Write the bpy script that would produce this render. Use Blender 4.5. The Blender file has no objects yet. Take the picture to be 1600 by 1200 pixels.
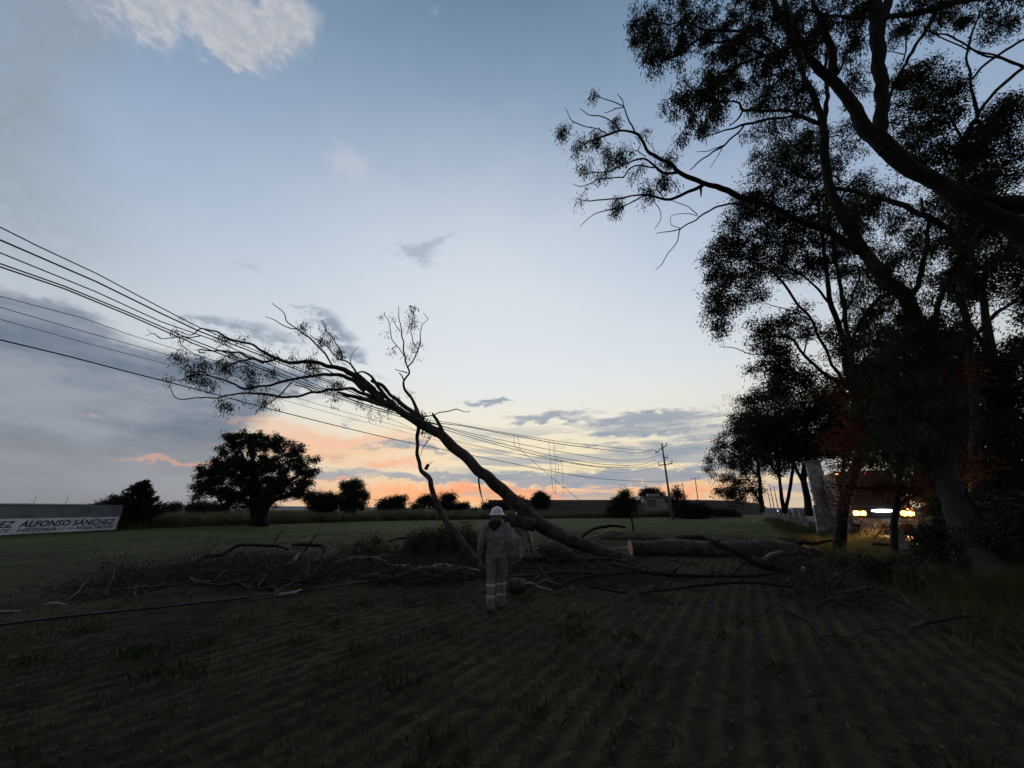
import bpy, bmesh, math, random
import numpy as np
from mathutils import Vector
R = math.radians
rng = np.random.default_rng(7)
random.seed(7)
sc = bpy.context.scene
COL = sc.collection

# ------------------------------------------------------------------ camera
PITCH = R(18.0); CP, SP = math.cos(PITCH), math.sin(PITCH); CAMZ = 1.7
cd = bpy.data.cameras.new('camera'); cam = bpy.data.objects.new('camera', cd); COL.objects.link(cam)
cam.location = (0, 0, CAMZ); cam.rotation_euler = (R(90) + PITCH, 0, 0)
cd.sensor_width = 36; cd.lens = 13.5; cd.clip_end = 30000; cd.clip_start = 0.05
sc.camera = cam

def ray(px, py):
    a = (px - 800) / 600; b = (600 - py) / 600
    return np.array([a, CP - b * SP, SP + b * CP])
def P(px, py, Y):
    r = ray(px, py); return np.array([0, 0, CAMZ]) + r * (Y / r[1])
def G(px, py, z=0.0):
    r = ray(px, py); return np.array([0, 0, CAMZ]) + r * ((z - CAMZ) / r[2])
def mpp(px, py, Y):               # metres covered by one photograph pixel there
    return Y / ray(px, py)[1] / 600
U = np.array([0.5, 0.8660254, 0]); NN = np.array([0.8660254, -0.5, 0])   # along the road / to its right
def ST(s, t, z=0.0): return U * s + NN * t + np.array([0, 0, z])
def WP(px, py, T):                # on the upright plane t = T of the power line
    r = ray(px, py); return np.array([0, 0, CAMZ]) + r * (T / float(r @ NN))

# ------------------------------------------------------------------ render / colour
sc.view_settings.view_transform = 'Standard'; sc.view_settings.look = 'None'
sc.view_settings.exposure = 0.0; sc.view_settings.gamma = 1.0
try: sc.view_settings.use_curve_mapping = False
except Exception: pass
sc.render.engine = 'CYCLES'; sc.cycles.max_bounces = 4; sc.cycles.diffuse_bounces = 2; sc.cycles.glossy_bounces = 2
sc.cycles.transparent_max_bounces = 4; sc.cycles.use_denoising = True
sc.cycles.use_adaptive_sampling = True; sc.cycles.adaptive_threshold = 0.02; sc.cycles.adaptive_min_samples = 8

def lin(c):
    return tuple((v / 255 / 12.92) if v / 255 <= 0.04045 else ((v / 255 + 0.055) / 1.055) ** 2.4 for v in c)

# ------------------------------------------------------------------ node helper
class S:
    def __init__(s, t, sock): s.t = t; s.k = sock
    def _m(s, op, *o):
        n = s.t.nodes.new('ShaderNodeMath'); n.operation = op
        for i, v in enumerate((s,) + o):
            if isinstance(v, S): s.t.links.new(v.k, n.inputs[i])
            else: n.inputs[i].default_value = v
        return S(s.t, n.outputs[0])
    def __add__(s, o): return s._m('ADD', o)
    def __radd__(s, o): return s._m('ADD', o)
    def __sub__(s, o): return s._m('SUBTRACT', o)
    def __rsub__(s, o): return (s * -1) + o
    def __mul__(s, o): return s._m('MULTIPLY', o)
    def __rmul__(s, o): return s._m('MULTIPLY', o)
    def __truediv__(s, o): return s._m('DIVIDE', o)
    def atan2(s, o): return s._m('ARCTAN2', o)
    def asin(s): return s._m('ARCSINE')
    def exp(s): return s._m('EXPONENT')
    def mx(s, o): return s._m('MAXIMUM', o)
    def mn(s, o): return s._m('MINIMUM', o)
    def step(s, lo, hi):
        n = s.t.nodes.new('ShaderNodeMapRange'); n.interpolation_type = 'SMOOTHSTEP'
        s.t.links.new(s.k, n.inputs[0])
        if lo < hi: n.inputs[1].default_value = lo; n.inputs[2].default_value = hi
        else: n.inputs[1].default_value = hi; n.inputs[2].default_value = lo; n.inputs[3].default_value = 1; n.inputs[4].default_value = 0
        return S(s.t, n.outputs[0])
def vec(t, x, y, z=0.0):
    n = t.nodes.new('ShaderNodeCombineXYZ')
    for i, v in enumerate((x, y, z)):
        if isinstance(v, S): t.links.new(v.k, n.inputs[i])
        else: n.inputs[i].default_value = v
    return S(t, n.outputs[0])
def noise(t, v, scale, detail=4, rough=0.55, dist=0.0):
    n = t.nodes.new('ShaderNodeTexNoise'); n.inputs['Scale'].default_value = scale
    n.inputs['Detail'].default_value = detail; n.inputs['Roughness'].default_value = rough; n.inputs['Distortion'].default_value = dist
    if v is not None: t.links.new(v.k, n.inputs['Vector'])
    return S(t, n.outputs['Fac'])
def mix(t, f, a, b, mode='MIX'):
    n = t.nodes.new('ShaderNodeMix'); n.data_type = 'RGBA'; n.blend_type = mode; n.clamp_factor = True
    for i, v in ((0, f), (6, a), (7, b)):
        if isinstance(v, S): t.links.new(v.k, n.inputs[i])
        elif i == 0: n.inputs[0].default_value = v
        else: n.inputs[i].default_value = (*v[:3], 1)
    return S(t, n.outputs[2])
def ramp(t, f, stops):
    n = t.nodes.new('ShaderNodeValToRGB'); e = n.color_ramp.elements
    while len(e) < len(stops): e.new(0.5)
    for el, (p, c) in zip(e, stops): el.position = p; el.color = (*c, 1)
    t.links.new(f.k, n.inputs[0]); return S(t, n.outputs[0])

# ------------------------------------------------------------------ world: dusk sky
def AE(px, py):
    r = ray(px, py); r = r / np.linalg.norm(r)
    return math.degrees(math.atan2(r[0], r[1])), math.degrees(math.asin(r[2]))
def build_world():
    w = bpy.data.worlds.new('World'); sc.world = w; w.use_nodes = True
    t = w.node_tree; t.nodes.clear()
    tc = t.nodes.new('ShaderNodeTexCoord'); sp = t.nodes.new('ShaderNodeSeparateXYZ')
    t.links.new(tc.outputs['Generated'], sp.inputs[0])
    x, y, z = (S(t, sp.outputs[i]) for i in range(3))
    D = 57.29578
    az = x.atan2(y) * D; el = z.mn(1.0).mx(-1.0).asin() * D
    c0 = vec(t, az * 0.10, el * 0.16)
    n1 = noise(t, c0, 1.0, 6, 0.6); n2 = noise(t, vec(t, az * 0.1 + 31, el * 0.16 + 7), 1.0, 6, 0.6)
    nf = noise(t, vec(t, az * 0.5, el * 0.9 + 3), 1.0, 5, 0.6)
    st = noise(t, vec(t, az * 0.055 + 4, el * 0.52 + 2), 1.0, 6, 0.58)     # long streaks
    st2 = noise(t, vec(t, az * 0.12 + 40, el * 0.9 + 9), 1.0, 6, 0.6)
    wa = az + (n1 - 0.5) * 9 + (nf - 0.5) * 3.0; we = el + (n2 - 0.5) * 6 + (nf - 0.5) * 2.0
    def blob(px, py, sx, sy, amp=1.0, rot=0):
        a, e = AE(px, py); ax = abs(AE(px + sx, py)[0] - AE(px - sx, py)[0]) / 2; ey = abs(AE(px, py - sy)[1] - AE(px, py + sy)[1]) / 2
        dx = wa - a; dy = we - e
        if rot:
            c, s_ = math.cos(R(rot)), math.sin(R(rot)); dx, dy = dx * c + dy * s_, dy * c - dx * s_
        dx = dx / ax; dy = dy / ey
        return ((dx * dx + dy * dy) * -0.7).exp() * amp
    def blobs(L):
        o = None
        for b in L:
            v = blob(*b); o = v if o is None else o + v
        return o
    # clear-sky gradient by elevation
    E = lambda d: (d + 2) / 92
    base = ramp(t, (el + 2) / 92, [
        (E(-2), lin((205, 190, 160))), (E(2), lin((232, 212, 176))), (E(7), lin((238, 228, 200))), (E(12), lin((238, 236, 224))),
        (E(18), lin((227, 232, 234))), (E(25), lin((207, 217, 230))), (E(34), lin((172, 192, 219))),
        (E(44), lin((143, 167, 199))), (E(56), lin((113, 142, 173))), (E(64), lin((97, 125, 154))), (E(90), lin((52, 68, 90)))])
    # the sun set slightly left of centre: sides are dimmer and bluer
    side = ((az - 2) * (az - 2) * (-1 / (2 * 40.0 ** 2))).exp()
    base = mix(t, (1 - side) * 0.6, base, mix(t, el.step(0, 30), lin((120, 132, 150)), lin((110, 136, 165))))
    glow = blobs([(760, 470, 330, 190, 1.0)])
    base = mix(t, (glow * 0.68).mn(0.75), base, lin((229, 233, 235)))
    # warm afterglow near the horizon
    g = blobs([(700, 778, 230, 20, 1.0), (560, 700, 140, 20, 0.6), (1060, 770, 110, 22, .6)])
    base = mix(t, (g * 0.9).mn(0.9), base, lin((246, 168, 120)))
    yel = blobs([(800, 690, 330, 45, 0.7), (1000, 725, 160, 25, 0.5)])
    base = mix(t, (yel * 0.55).mn(0.8), base, lin((252, 226, 170)))
    # thin high veil at left and the bright cumulus above it
    veil = blobs([(20, 130, 120, 160, 1.0), (40, 330, 170, 90, 0.6), (130, 40, 90, 60, .5)]) * (nf.step(.2, .7) * .5 + .6)
    base = mix(t, (veil * 0.75).mn(0.85), base, lin((146, 158, 168)))
    cum = blobs([(210, -20, 120, 60, .95), (350, 15, 90, 55, 1.0), (455, 35, 40, 52, 0.95), (370, 75, 46, 25, 0.5), (120, 20, 90, 40, .35)])
    cm = (cum + (nf - 0.5) * 0.8 + (n1 - 0.5) * .5).step(0.22, 0.85)
    base = mix(t, cm * 0.85, base, mix(t, nf.step(0.3, 0.75), lin((176, 182, 190)), lin((205, 203, 208))))
    sm = (blobs([(550, 262, 36, 34, .8), (680, 10, 25, 14, .35), (670, 290, 30, 22, .22)]) + (nf - 0.5) * 0.8).step(0.2, 0.95)
    base = mix(t, sm * 0.7, base, lin((196, 200, 212)))
    dk = (blobs([(655, 398, 34, 20, .9, 0), (690, 372, 30, 9, .6, 25), (392, 412, 22, 7, .5), (500, 380, 16, 10, .35), (85, 350, 30, 14, .35)]) + (nf - 0.5) * 1.0).step(0.2, 1.0)
    base = mix(t, dk * 0.6, base, lin((148, 163, 182)))
    # scattered cloud on the middle-left
    md = (blobs([(520, 512, 44, 20, .9, -30), (415, 525, 62, 20, .85), (330, 500, 40, 10, .5), (556, 556, 24, 13, .75), (590, 590, 40, 9, .5), (470, 470, 30, 8, .4)]) + (nf - 0.5) * 1.3 + (st2 - .5) * .6).step(0.3, 1.0)
    base = mix(t, md * 0.85, base, lin((132, 146, 166)))
    # streaky stratus near the horizon (right of centre)
    band = el.step(0.4, 2.0) * el.step(13.5, 10.0) * az.step(-14, -2)
    stm = (st + (st2 - 0.5) * 0.45).step(0.46, 0.56) * band
    lower = el.step(9.5, 4.0)
    base = mix(t, stm * (0.5 + lower * 0.4), base, mix(t, el.step(1, 8), lin((168, 163, 170)), lin((150, 162, 178))))
    sd = (blobs([(765, 628, 45, 6, 1.), (850, 655, 65, 8, 1.), (1020, 650, 80, 10, 1.1), (905, 640, 50, 6, .6), (1060, 695, 90, 18, 1.1), (870, 745, 130, 9, .9), (1060, 740, 90, 9, .8), (560, 655, 26, 6, .6),
                 (640, 700, 90, 8, .9), (680, 750, 120, 6, .9), (960, 755, 110, 7, 1.), (1000, 668, 110, 6, .7), (900, 690, 60, 8, .6), (520, 735, 90, 8, .9), (500, 706, 50, 6, .6)]) + (st2 - 0.5) * 1.5 + (nf - .5) * .5).step(0.36, 0.95)
    base = mix(t, sd * 0.85, base, lin((143, 154, 171)))
    # the big slate cloud bank at left, with glowing gaps
    bank = blobs([(40, 570, 260, 70, 1.25), (-60, 700, 260, 110, 1.4), (170, 700, 190, 75, 1.2), (300, 625, 120, 34, 1.0), (60, 485, 110, 22, .7), (450, 590, 100, 24, .8), (250, 760, 260, 34, 1.0)])
    bm_ = (bank + (n1 - 0.5) * 0.4 + (st2 - 0.5) * 0.5 + (nf - 0.5) * 0.9).step(0.3, 0.8)
    bcol = mix(t, el.step(4, 9), lin((130, 134, 146)), lin((98, 113, 134)))
    base = mix(t, bm_ * 0.93, base, mix(t, (noise(t, vec(t, az * 0.07, el * 0.22 + 11), 1.0, 7, 0.62)).step(0.36, 0.66), bcol, lin((144, 151, 165))))
    hz = blobs([(60, 790, 330, 40, 1.0)])
    base = mix(t, (hz * 0.6).mn(0.7), base, lin((112, 124, 137)))
    pk = (blobs([(240, 716, 60, 3.5, .75), (330, 722, 70, 6, 1.0), (400, 662, 50, 8, 1.0), (440, 705, 90, 7, .9), (500, 745, 80, 7, .8), (470, 690, 70, 12, .9), (560, 684, 90, 8, .9), (620, 728, 80, 8, 1.), (160, 668, 20, 3, .8), (740, 768, 130, 9, 1.1),(1080,770,80,6,.8)]) + (st2 - 0.5) * 0.9 + (nf - .5) * .5).step(0.3, 1.15)
    base = mix(t, pk * (0.42 + az.step(-32, -18) * 0.4), base, mix(t, el.step(9, 2), lin((244, 186, 158)), lin((250, 158, 112))))
    # the half of the sky away from the sunset is much darker
    back = (y * -1).step(-0.45, 0.5)
    base = mix(t, back * 0.93, base, lin((88, 90, 96)))
    base = mix(t, el.step(0, -3), base, lin((60, 58, 52)))
    sky = t.nodes.new('ShaderNodeTexSky'); sky.sky_type = 'NISHITA'; sky.sun_disc = False
    sky.sun_elevation = R(1.0); sky.sun_rotation = R(-12); sky.altitude = 2500
    b1 = t.nodes.new('ShaderNodeBackground'); b1.inputs[1].default_value = 0.98; t.links.new(base.k, b1.inputs[0])
    b2 = t.nodes.new('ShaderNodeBackground'); b2.inputs[1].default_value = 0.05 * 0.2; t.links.new(sky.outputs[0], b2.inputs[0])
    ad = t.nodes.new('ShaderNodeAddShader'); t.links.new(b1.outputs[0], ad.inputs[0]); t.links.new(b2.outputs[0], ad.inputs[1])
    out = t.nodes.new('ShaderNodeOutputWorld'); t.links.new(ad.outputs[0], out.inputs[0])
build_world()
sc.world.cycles.sampling_method = 'MANUAL'; sc.world.cycles.sample_map_resolution = 256
sl = bpy.data.lights.new('sun', 'SUN'); sl.energy = 0.06; sl.angle = R(12); sl.color = (1, .72, .5)
so = bpy.data.objects.new('sun', sl); COL.objects.link(so)
so.rotation_euler = (R(89), 0, R(12 + 180))      # a last trace of light from the sunset side

# ------------------------------------------------------------------ materials
def material(name, fn, rough=0.8, spec=0.25):
    m = bpy.data.materials.new(name); m.use_nodes = True; t = m.node_tree
    b = t.nodes['Principled BSDF']; b.inputs['Roughness'].default_value = rough
    b.inputs['Specular IOR Level'].default_value = spec
    tc = t.nodes.new('ShaderNodeTexCoord'); o = S(t, tc.outputs['Object'])
    r = fn(t, o, b)
    if isinstance(r, S): t.links.new(r.k, b.inputs['Base Color'])
    elif r is not None: b.inputs['Base Color'].default_value = (*r, 1)
    return m
def bump(t, b, h, strength=0.5, dist=0.02):
    n = t.nodes.new('ShaderNodeBump'); n.inputs['Strength'].default_value = strength; n.inputs['Distance'].default_value = dist
    t.links.new(h.k, n.inputs['Height']); t.links.new(n.outputs[0], b.inputs['Normal'])
def simple(name, c1, c2, scale=3.0, rough=0.8, spec=0.25, bmp=0.0, metal=0.0, det=4):
    def fn(t, o, b):
        n = noise(t, o, scale, det); b.inputs['Metallic'].default_value = metal
        if bmp: bump(t, b, noise(t, o, scale * 4, 4), bmp, 0.02)
        return mix(t, n.step(0.3, 0.7), c1, c2)
    return material(name, fn, rough, spec)
def bark_fn(c1, c2, c3, sc_=1.0):
    def fn(t, o, b):
        mp = t.nodes.new('ShaderNodeMapping'); mp.inputs['Scale'].default_value = (3 * sc_, 3 * sc_, 1.2 * sc_); t.links.new(o.k, mp.inputs[0]); v = S(t, mp.outputs[0])
        n = noise(t, v, 1.2, 5, 0.6, 1.0); f = noise(t, v, 7, 5, 0.65); bump(t, b, f + n * 0.7, 0.8, 0.03)
        return mix(t, f.step(0.55, 0.75) * 0.8, mix(t, n.step(0.42, 0.6), c1, c2), c3)
    return fn
M = {}
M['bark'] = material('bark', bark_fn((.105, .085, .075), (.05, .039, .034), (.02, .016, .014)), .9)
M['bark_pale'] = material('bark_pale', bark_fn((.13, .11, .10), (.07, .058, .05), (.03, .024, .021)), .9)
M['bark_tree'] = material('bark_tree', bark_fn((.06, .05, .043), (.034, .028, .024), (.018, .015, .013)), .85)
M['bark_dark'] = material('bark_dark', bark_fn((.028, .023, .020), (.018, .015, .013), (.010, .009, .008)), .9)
M['wood_pale'] = simple('wood_pale', (.34, .30, .26), (.16, .13, .11), 6, .8)
def cut_fn(t, o, b):
    sp = t.nodes.new('ShaderNodeSeparateXYZ'); t.links.new(o.k, sp.inputs[0])
    y, z = S(t, sp.outputs[1]), S(t, sp.outputs[2])
    r = (y * y + z * z)._m('SQRT')
    ring = (r * 160 + noise(t, o, 9, 3) * 3)._m('SINE')
    return mix(t, (ring * 0.5 + 0.5) * 0.5, mix(t, r.step(0.03, 0.1), (.42, .2, .12), (.62, .38, .25)), (.4, .22, .13))
M['cut_wood'] = material('cut_wood', cut_fn, .8)
def leaf_mat(name, c1, c2, c3=None, sc_=1.3, tr=0.0):
    def fn(t, o, b):
        g = t.nodes.new('ShaderNodeNewGeometry'); n = noise(t, o, sc_, 4, 0.6); f = noise(t, o, 14, 2)
        c = mix(t, (n * 0.6 + f * 0.5).step(0.4, 0.7), c1, c2)
        if c3: c = mix(t, noise(t, o, 0.8, 3).step(0.5, 0.62), c, c3)
        return c
    m = material(name, fn, .8, .08)
    if tr:
        t = m.node_tree; b = t.nodes['Principled BSDF']; x = t.nodes.new('ShaderNodeBsdfTranslucent'); t.links.new(b.inputs['Base Color'].links[0].from_socket, x.inputs[0]); mx = t.nodes.new('ShaderNodeMixShader'); mx.inputs[0].default_value = tr
        o = t.nodes['Material Output']; t.links.new(b.outputs[0], mx.inputs[1]); t.links.new(x.outputs[0], mx.inputs[2]); t.links.new(mx.outputs[0], o.inputs[0])
    return m
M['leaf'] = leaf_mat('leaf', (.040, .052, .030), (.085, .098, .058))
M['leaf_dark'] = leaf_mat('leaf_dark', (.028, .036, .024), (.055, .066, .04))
M['leaf_red'] = leaf_mat('leaf_red', (.06, .032, .024), (.10, .05, .036), (.13, .04, .032), tr=.4)
M['leaf_far'] = leaf_mat('leaf_far', (.030, .040, .030), (.055, .068, .048))
M['leaf_fallen'] = leaf_mat('leaf_fallen', (.07, .085, .045), (.13, .14, .08), (.12, .085, .05), 3)
M['grass'] = leaf_mat('grass', (.026, .038, .013), (.055, .072, .026), (.06, .058, .03), .5)
M['verge_grass'] = leaf_mat('verge_grass', (.05, .065, .022), (.10, .115, .045), (.11, .10, .05), .5, tr=.3)
M['dry_grass'] = leaf_mat('dry_grass', (.085, .088, .045), (.17, .16, .09), (.2, .17, .10), .4, .35)
M['litter'] = simple('litter', (.15, .13, .10), (.05, .04, .03), 30, .9)

def ground_fn(t, o, b):
    sp = t.nodes.new('ShaderNodeSeparateXYZ'); t.links.new(o.k, sp.inputs[0])
    x, y = S(t, sp.outputs[0]), S(t, sp.outputs[1])
    tt = x * 0.8660254 - y * 0.5; ss = x * 0.5 + y * 0.8660254
    wob = noise(t, vec(t, tt * 0.5, ss * 0.12), 1.0, 3)
    row = ((tt + wob * 0.10) * (2 * math.pi / 0.24))._m('SINE') * 0.5 + 0.5
    big = noise(t, vec(t, tt * 0.22, ss * 0.05), 1.0, 4, .6); mid = noise(t, o, 0.35, 5, .6); fine = noise(t, o, 6, 6, .65); vf = noise(t, o, 28, 4, .6)
    streak = noise(t, vec(t, tt * 1.6, ss * 0.05), 1.0, 4, .6)
    grow = (row * 0.30 + fine * 0.58 + mid * 0.55 - 0.26).step(0.2, 0.85)
    soil = mix(t, fine.step(.3, .7), (.017, .014, .010), (.034, .029, .020))
    green = mix(t, mid.step(.3, .7), (.054, .066, .016), (.105, .118, .034))
    green = mix(t, streak.step(.45, .65) * 0.6, green, (.125, .125, .052))
    dist = (x * x + y * y)._m('SQRT')
    cover = (grow * 0.62 + dist.step(9, 50) * 0.75 + (big - 0.5) * 0.7).mn(1).mx(0)
    c = mix(t, cover, soil, green)
    c = mix(t, streak.step(.62, .70) * dist.step(8, 20) * 0.6, c, (.026, .028, .013))
    clod = noise(t, o, 2.2, 5, .7)
    c = mix(t, clod.step(.52, .62) * 0.55, c, (.017, .016, .009))
    c = mix(t, vf.step(.64, .72) * 0.4, c, (.10, .088, .06))
    bump(t, b, fine * 1.0 + vf * 0.35, 1.0, .05)
    return c
M['ground'] = material('ground', ground_fn, .95, .1)
M['asphalt'] = simple('asphalt', (.055, .052, .05), (.04, .04, .04), 2, .8, bmp=.3)
M['road_paint'] = simple('road_paint', (.6, .6, .56), (.35, .35, .33), 8, .7)
M['earth'] = simple('earth', (.075, .055, .045), (.105, .08, .062), .12, .95, .1)
M['hill'] = simple('hill', (.20, .24, .28), (.24, .28, .32), .002, 1, 0)
M['block'] = simple('block', (.13, .13, .14), (.21, .21, .22), 1.1, .9, bmp=.5, det=7)
M['whitewash'] = simple('whitewash', (.80, .80, .83), (.52, .52, .55), .9, .8, bmp=.3, det=8)
M['letter'] = simple('letter', (.03, .022, .05), (.05, .03, .045), 3, .7)
M['whitepost'] = simple('whitepost', (.62, .60, .59), (.22, .20, .19), 2.6, .85, bmp=.4, det=8)
M['concrete'] = simple('concrete', (.30, .29, .28), (.20, .19, .18), 2, .9, bmp=.3)
M['wire'] = simple('wire', (.02, .02, .022), (.035, .035, .038), 3, .5)
M['cable'] = simple('cable', (.015, .015, .016), (.03, .03, .03), 3, .5)
M['steel'] = simple('steel', (.2, .2, .21), (.13, .13, .14), 3, .5, metal=.6)
M['insul'] = simple('insul', (.14, .08, .06), (.2, .13, .1), 3, .3)
def cloth_fn(c1, c2):
    def fn(t, o, b):
        n = noise(t, o, 6, 5, .6); w = noise(t, o, 22, 3, .5, 1.5); bump(t, b, n + w * .35, .9, .04)
        return mix(t, n.step(.3, .7), c1, c2)
    return fn
M['jacket'] = material('jacket', cloth_fn((.29, .28, .275), (.20, .192, .19)), .9, .1)
M['trousers'] = material('trousers', cloth_fn((.32, .265, .25), (.22, .18, .172)), .9, .1)
M['grey_cloth'] = material('grey_cloth', cloth_fn((.40, .385, .37), (.28, .27, .26)), .9, .1)
M['hood'] = material('hood', cloth_fn((.03, .028, .03), (.045, .04, .042)), .9, .1)
M['neck_cloth'] = material('neck_cloth', cloth_fn((.26, .21, .18), (.2, .16, .14)), .9, .1)
M['band'] = simple('band', (.68, .66, .64), (.55, .53, .52), 20, .5)
M['boot'] = simple('boot', (.22, .16, .12), (.12, .09, .07), 12, .7)
M['glove'] = simple('glove', (.10, .085, .075), (.16, .13, .11), 12, .8)
M['skin'] = simple('skin', (.34, .19, .13), (.29, .16, .11), 15, .6)
M['hair'] = simple('hair', (.012, .01, .009), (.02, .016, .014), 30, .7)
M['helmet'] = simple('helmet', (.80, .82, .84), (.74, .76, .78), 5, .35, .5)
M['truck_paint'] = simple('truck_paint', (.10, .085, .08), (.07, .06, .058), 2, .45, .5)
M['dark_metal'] = simple('dark_metal', (.03, .03, .03), (.05, .05, .05), 4, .5)
M['tyre'] = simple('tyre', (.02, .02, .02), (.03, .03, .03), 6, .85)
M['car_white'] = simple('car_white', (.6, .62, .65), (.52, .54, .57), 2, .35, .5)
M['car_grey'] = simple('car_grey', (.12, .13, .15), (.09, .1, .12), 2, .35, .5)
M['glass'] = material('glass', lambda t, o, b: (.02, .024, .03), .08, .6)
M['litter_white'] = simple('litter_white', (.75, .8, .78), (.6, .68, .66), 9, .6)
M['wall_pale'] = simple('wall_pale', (.42, .42, .40), (.33, .33, .32), 1.2, .85)
M['sheet_metal'] = simple('sheet_metal', (.22, .24, .26), (.16, .175, .19), .8, .55, metal=.3)
def emit(name, c, st):
    m = bpy.data.materials.new(name); m.use_nodes = True; b = m.node_tree.nodes['Principled BSDF']
    b.inputs['Base Color'].default_value = (.8, .8, .8, 1); b.inputs['Emission Color'].default_value = (*c, 1); b.inputs['Emission Strength'].default_value = st
    return m
M['lamp_warm'] = emit('lamp_warm', (1, .38, .055), 26); M['bright_white'] = emit('bright_white', (.85, .88, 1), 6)
M['lamp_far'] = emit('lamp_far', (1, .72, .36), 22); M['marker'] = emit('marker', (1, .32, .08), 3.0); M['marker_red'] = emit('marker_red', (1, .12, .05), 2.0)
M['lamp_far_white'] = emit('lamp_far_white', (.85, .93, 1), 3)

# ------------------------------------------------------------------ object helpers
ROOT = {}
def setp(o, label, cat, group=None, kind=None):
    if label: o['label'] = label
    if cat: o['category'] = cat
    if group: o['group'] = group
    if kind: o['kind'] = kind
    return o
def thing(name, label, cat, loc, rotz=0.0, group=None):
    o = bpy.data.objects.new(name, None); COL.objects.link(o); o.location = tuple(loc); o.rotation_euler = (0, 0, rotz)
    o.empty_display_size = 0.3; setp(o, label, cat, group); ROOT[o.name] = (np.array(loc, float), rotz); return o
class Geo:
    """vertex / face collector; faces are 3- or 4-gons kept as separate arrays"""
    def __init__(s): s.v = []; s.q = []; s.t = []; s.n = 0
    def add(s, v, q=None, t=None):
        v = np.asarray(v, float).reshape(-1, 3)
        if q is not None and len(q): s.q.append(np.asarray(q, int) + s.n)
        if t is not None and len(t): s.t.append(np.asarray(t, int) + s.n)
        s.v.append(v); s.n += len(v); return s
    def tube(s, pts, rad, k=6, cap=True, squash=None):
        pts = np.asarray(pts, float); n = len(pts); rad = np.broadcast_to(np.asarray(rad, float), (n,))
        tg = np.gradient(pts, axis=0); tg /= np.linalg.norm(tg, axis=1, keepdims=True) + 1e-9
        m = tg.mean(0); ref = np.array([0, 0, 1.0]) if abs(m[2]) < 0.8 * np.linalg.norm(m) + 1e-9 else np.array([0, 1.0, 0])
        a = np.cross(tg, ref); a /= np.linalg.norm(a, axis=1, keepdims=True) + 1e-9; b = np.cross(tg, a)
        th = np.arange(k) * 2 * math.pi / k
        ring = a[:, None] * np.cos(th)[None, :, None] + b[:, None] * np.sin(th)[None, :, None]
        rr = rad[:, None] * (np.ones(k)[None] if squash is None else squash)
        if k >= 10 and n > 4 and float(rad.max()) > .05:
            sa = np.cumsum(np.r_[0, np.linalg.norm(np.diff(pts, axis=0), axis=1)])[:, None]; ph = float(pts[0, 0] * 7.3 % 6.28)
            rr = rr * (1 + .055 * np.sin(2 * th + sa * 1.9 + ph) + .045 * np.sin(3 * th - sa * 3.1 + 2 * ph) + .03 * np.sin(5 * th + sa * 6.3) + .035 * np.sin(th + sa * 4.7 + ph))
        v = pts[:, None] + ring * rr[..., None]
        i = np.arange(n - 1)[:, None] * k; j = np.arange(k)[None]; j2 = (j + 1) % k
        q = np.stack([i + j, i + j2, i + k + j2, i + k + j], -1).reshape(-1, 4)
        v = v.reshape(-1, 3); tr = None
        if cap:
            v = np.vstack([v, pts[0], pts[-1]]); c0 = n * k; jj = np.arange(k); e = (n - 1) * k
            tr = np.vstack([np.stack([np.full(k, c0), (jj + 1) % k, jj], -1), np.stack([np.full(k, c0 + 1), e + jj, e + (jj + 1) % k], -1)])
        return s.add(v, q, tr)
    def box(s, c, d, rz=0.0, taper=1.0):
        x, y, z = np.array(d) / 2
        v = np.array([[-x, -y, -z], [x, -y, -z], [x, y, -z], [-x, y, -z], [-x * taper, -y * taper, z], [x * taper, -y * taper, z], [x * taper, y * taper, z], [-x * taper, y * taper, z]])
        c_, s_ = math.cos(rz), math.sin(rz); v = v @ np.array([[c_, s_, 0], [-s_, c_, 0], [0, 0, 1]]) + np.array(c)
        return s.add(v, [[3, 2, 1, 0], [4, 5, 6, 7], [0, 1, 5, 4], [1, 2, 6, 5], [2, 3, 7, 6], [3, 0, 4, 7]])
    def lathe(s, prof, c=(0, 0, 0), k=24, sx=1.0, sy=1.0):
        th = np.arange(k) * 2 * math.pi / k; prof = np.array(prof); n = len(prof)
        v = np.stack([prof[:, None, 0] * np.cos(th) * sx, prof[:, None, 0] * np.sin(th) * sy, np.broadcast_to(prof[:, None, 1], (n, k))], -1).reshape(-1, 3) + np.array(c)
        i = np.arange(n - 1)[:, None] * k; j = np.arange(k)[None]; j2 = (j + 1) % k
        return s.add(v, np.stack([i + j, i + j2, i + k + j2, i + k + j], -1).reshape(-1, 4))
    def leaves(s, pos, dirs, L, W, g):
        n = len(pos); d = dirs / (np.linalg.norm(dirs, axis=1, keepdims=True) + 1e-9)
        sd = np.cross(d, g.normal(size=(n, 3))); sd /= np.linalg.norm(sd, axis=1, keepdims=True) + 1e-9
        nz = np.cross(d, sd); L = np.asarray(L) * g.uniform(.6, 1.25, n); W = np.asarray(W) * g.uniform(.7, 1.2, n)
        mid = pos + d * (L * .42)[:, None] + nz * (L * g.uniform(-.12, .12, n))[:, None]
        v = np.stack([pos, mid + sd * (W / 2)[:, None], pos + d * L[:, None], mid - sd * (W / 2)[:, None]], 1).reshape(-1, 3)
        return s.add(v, np.arange(4 * n).reshape(n, 4))
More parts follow.
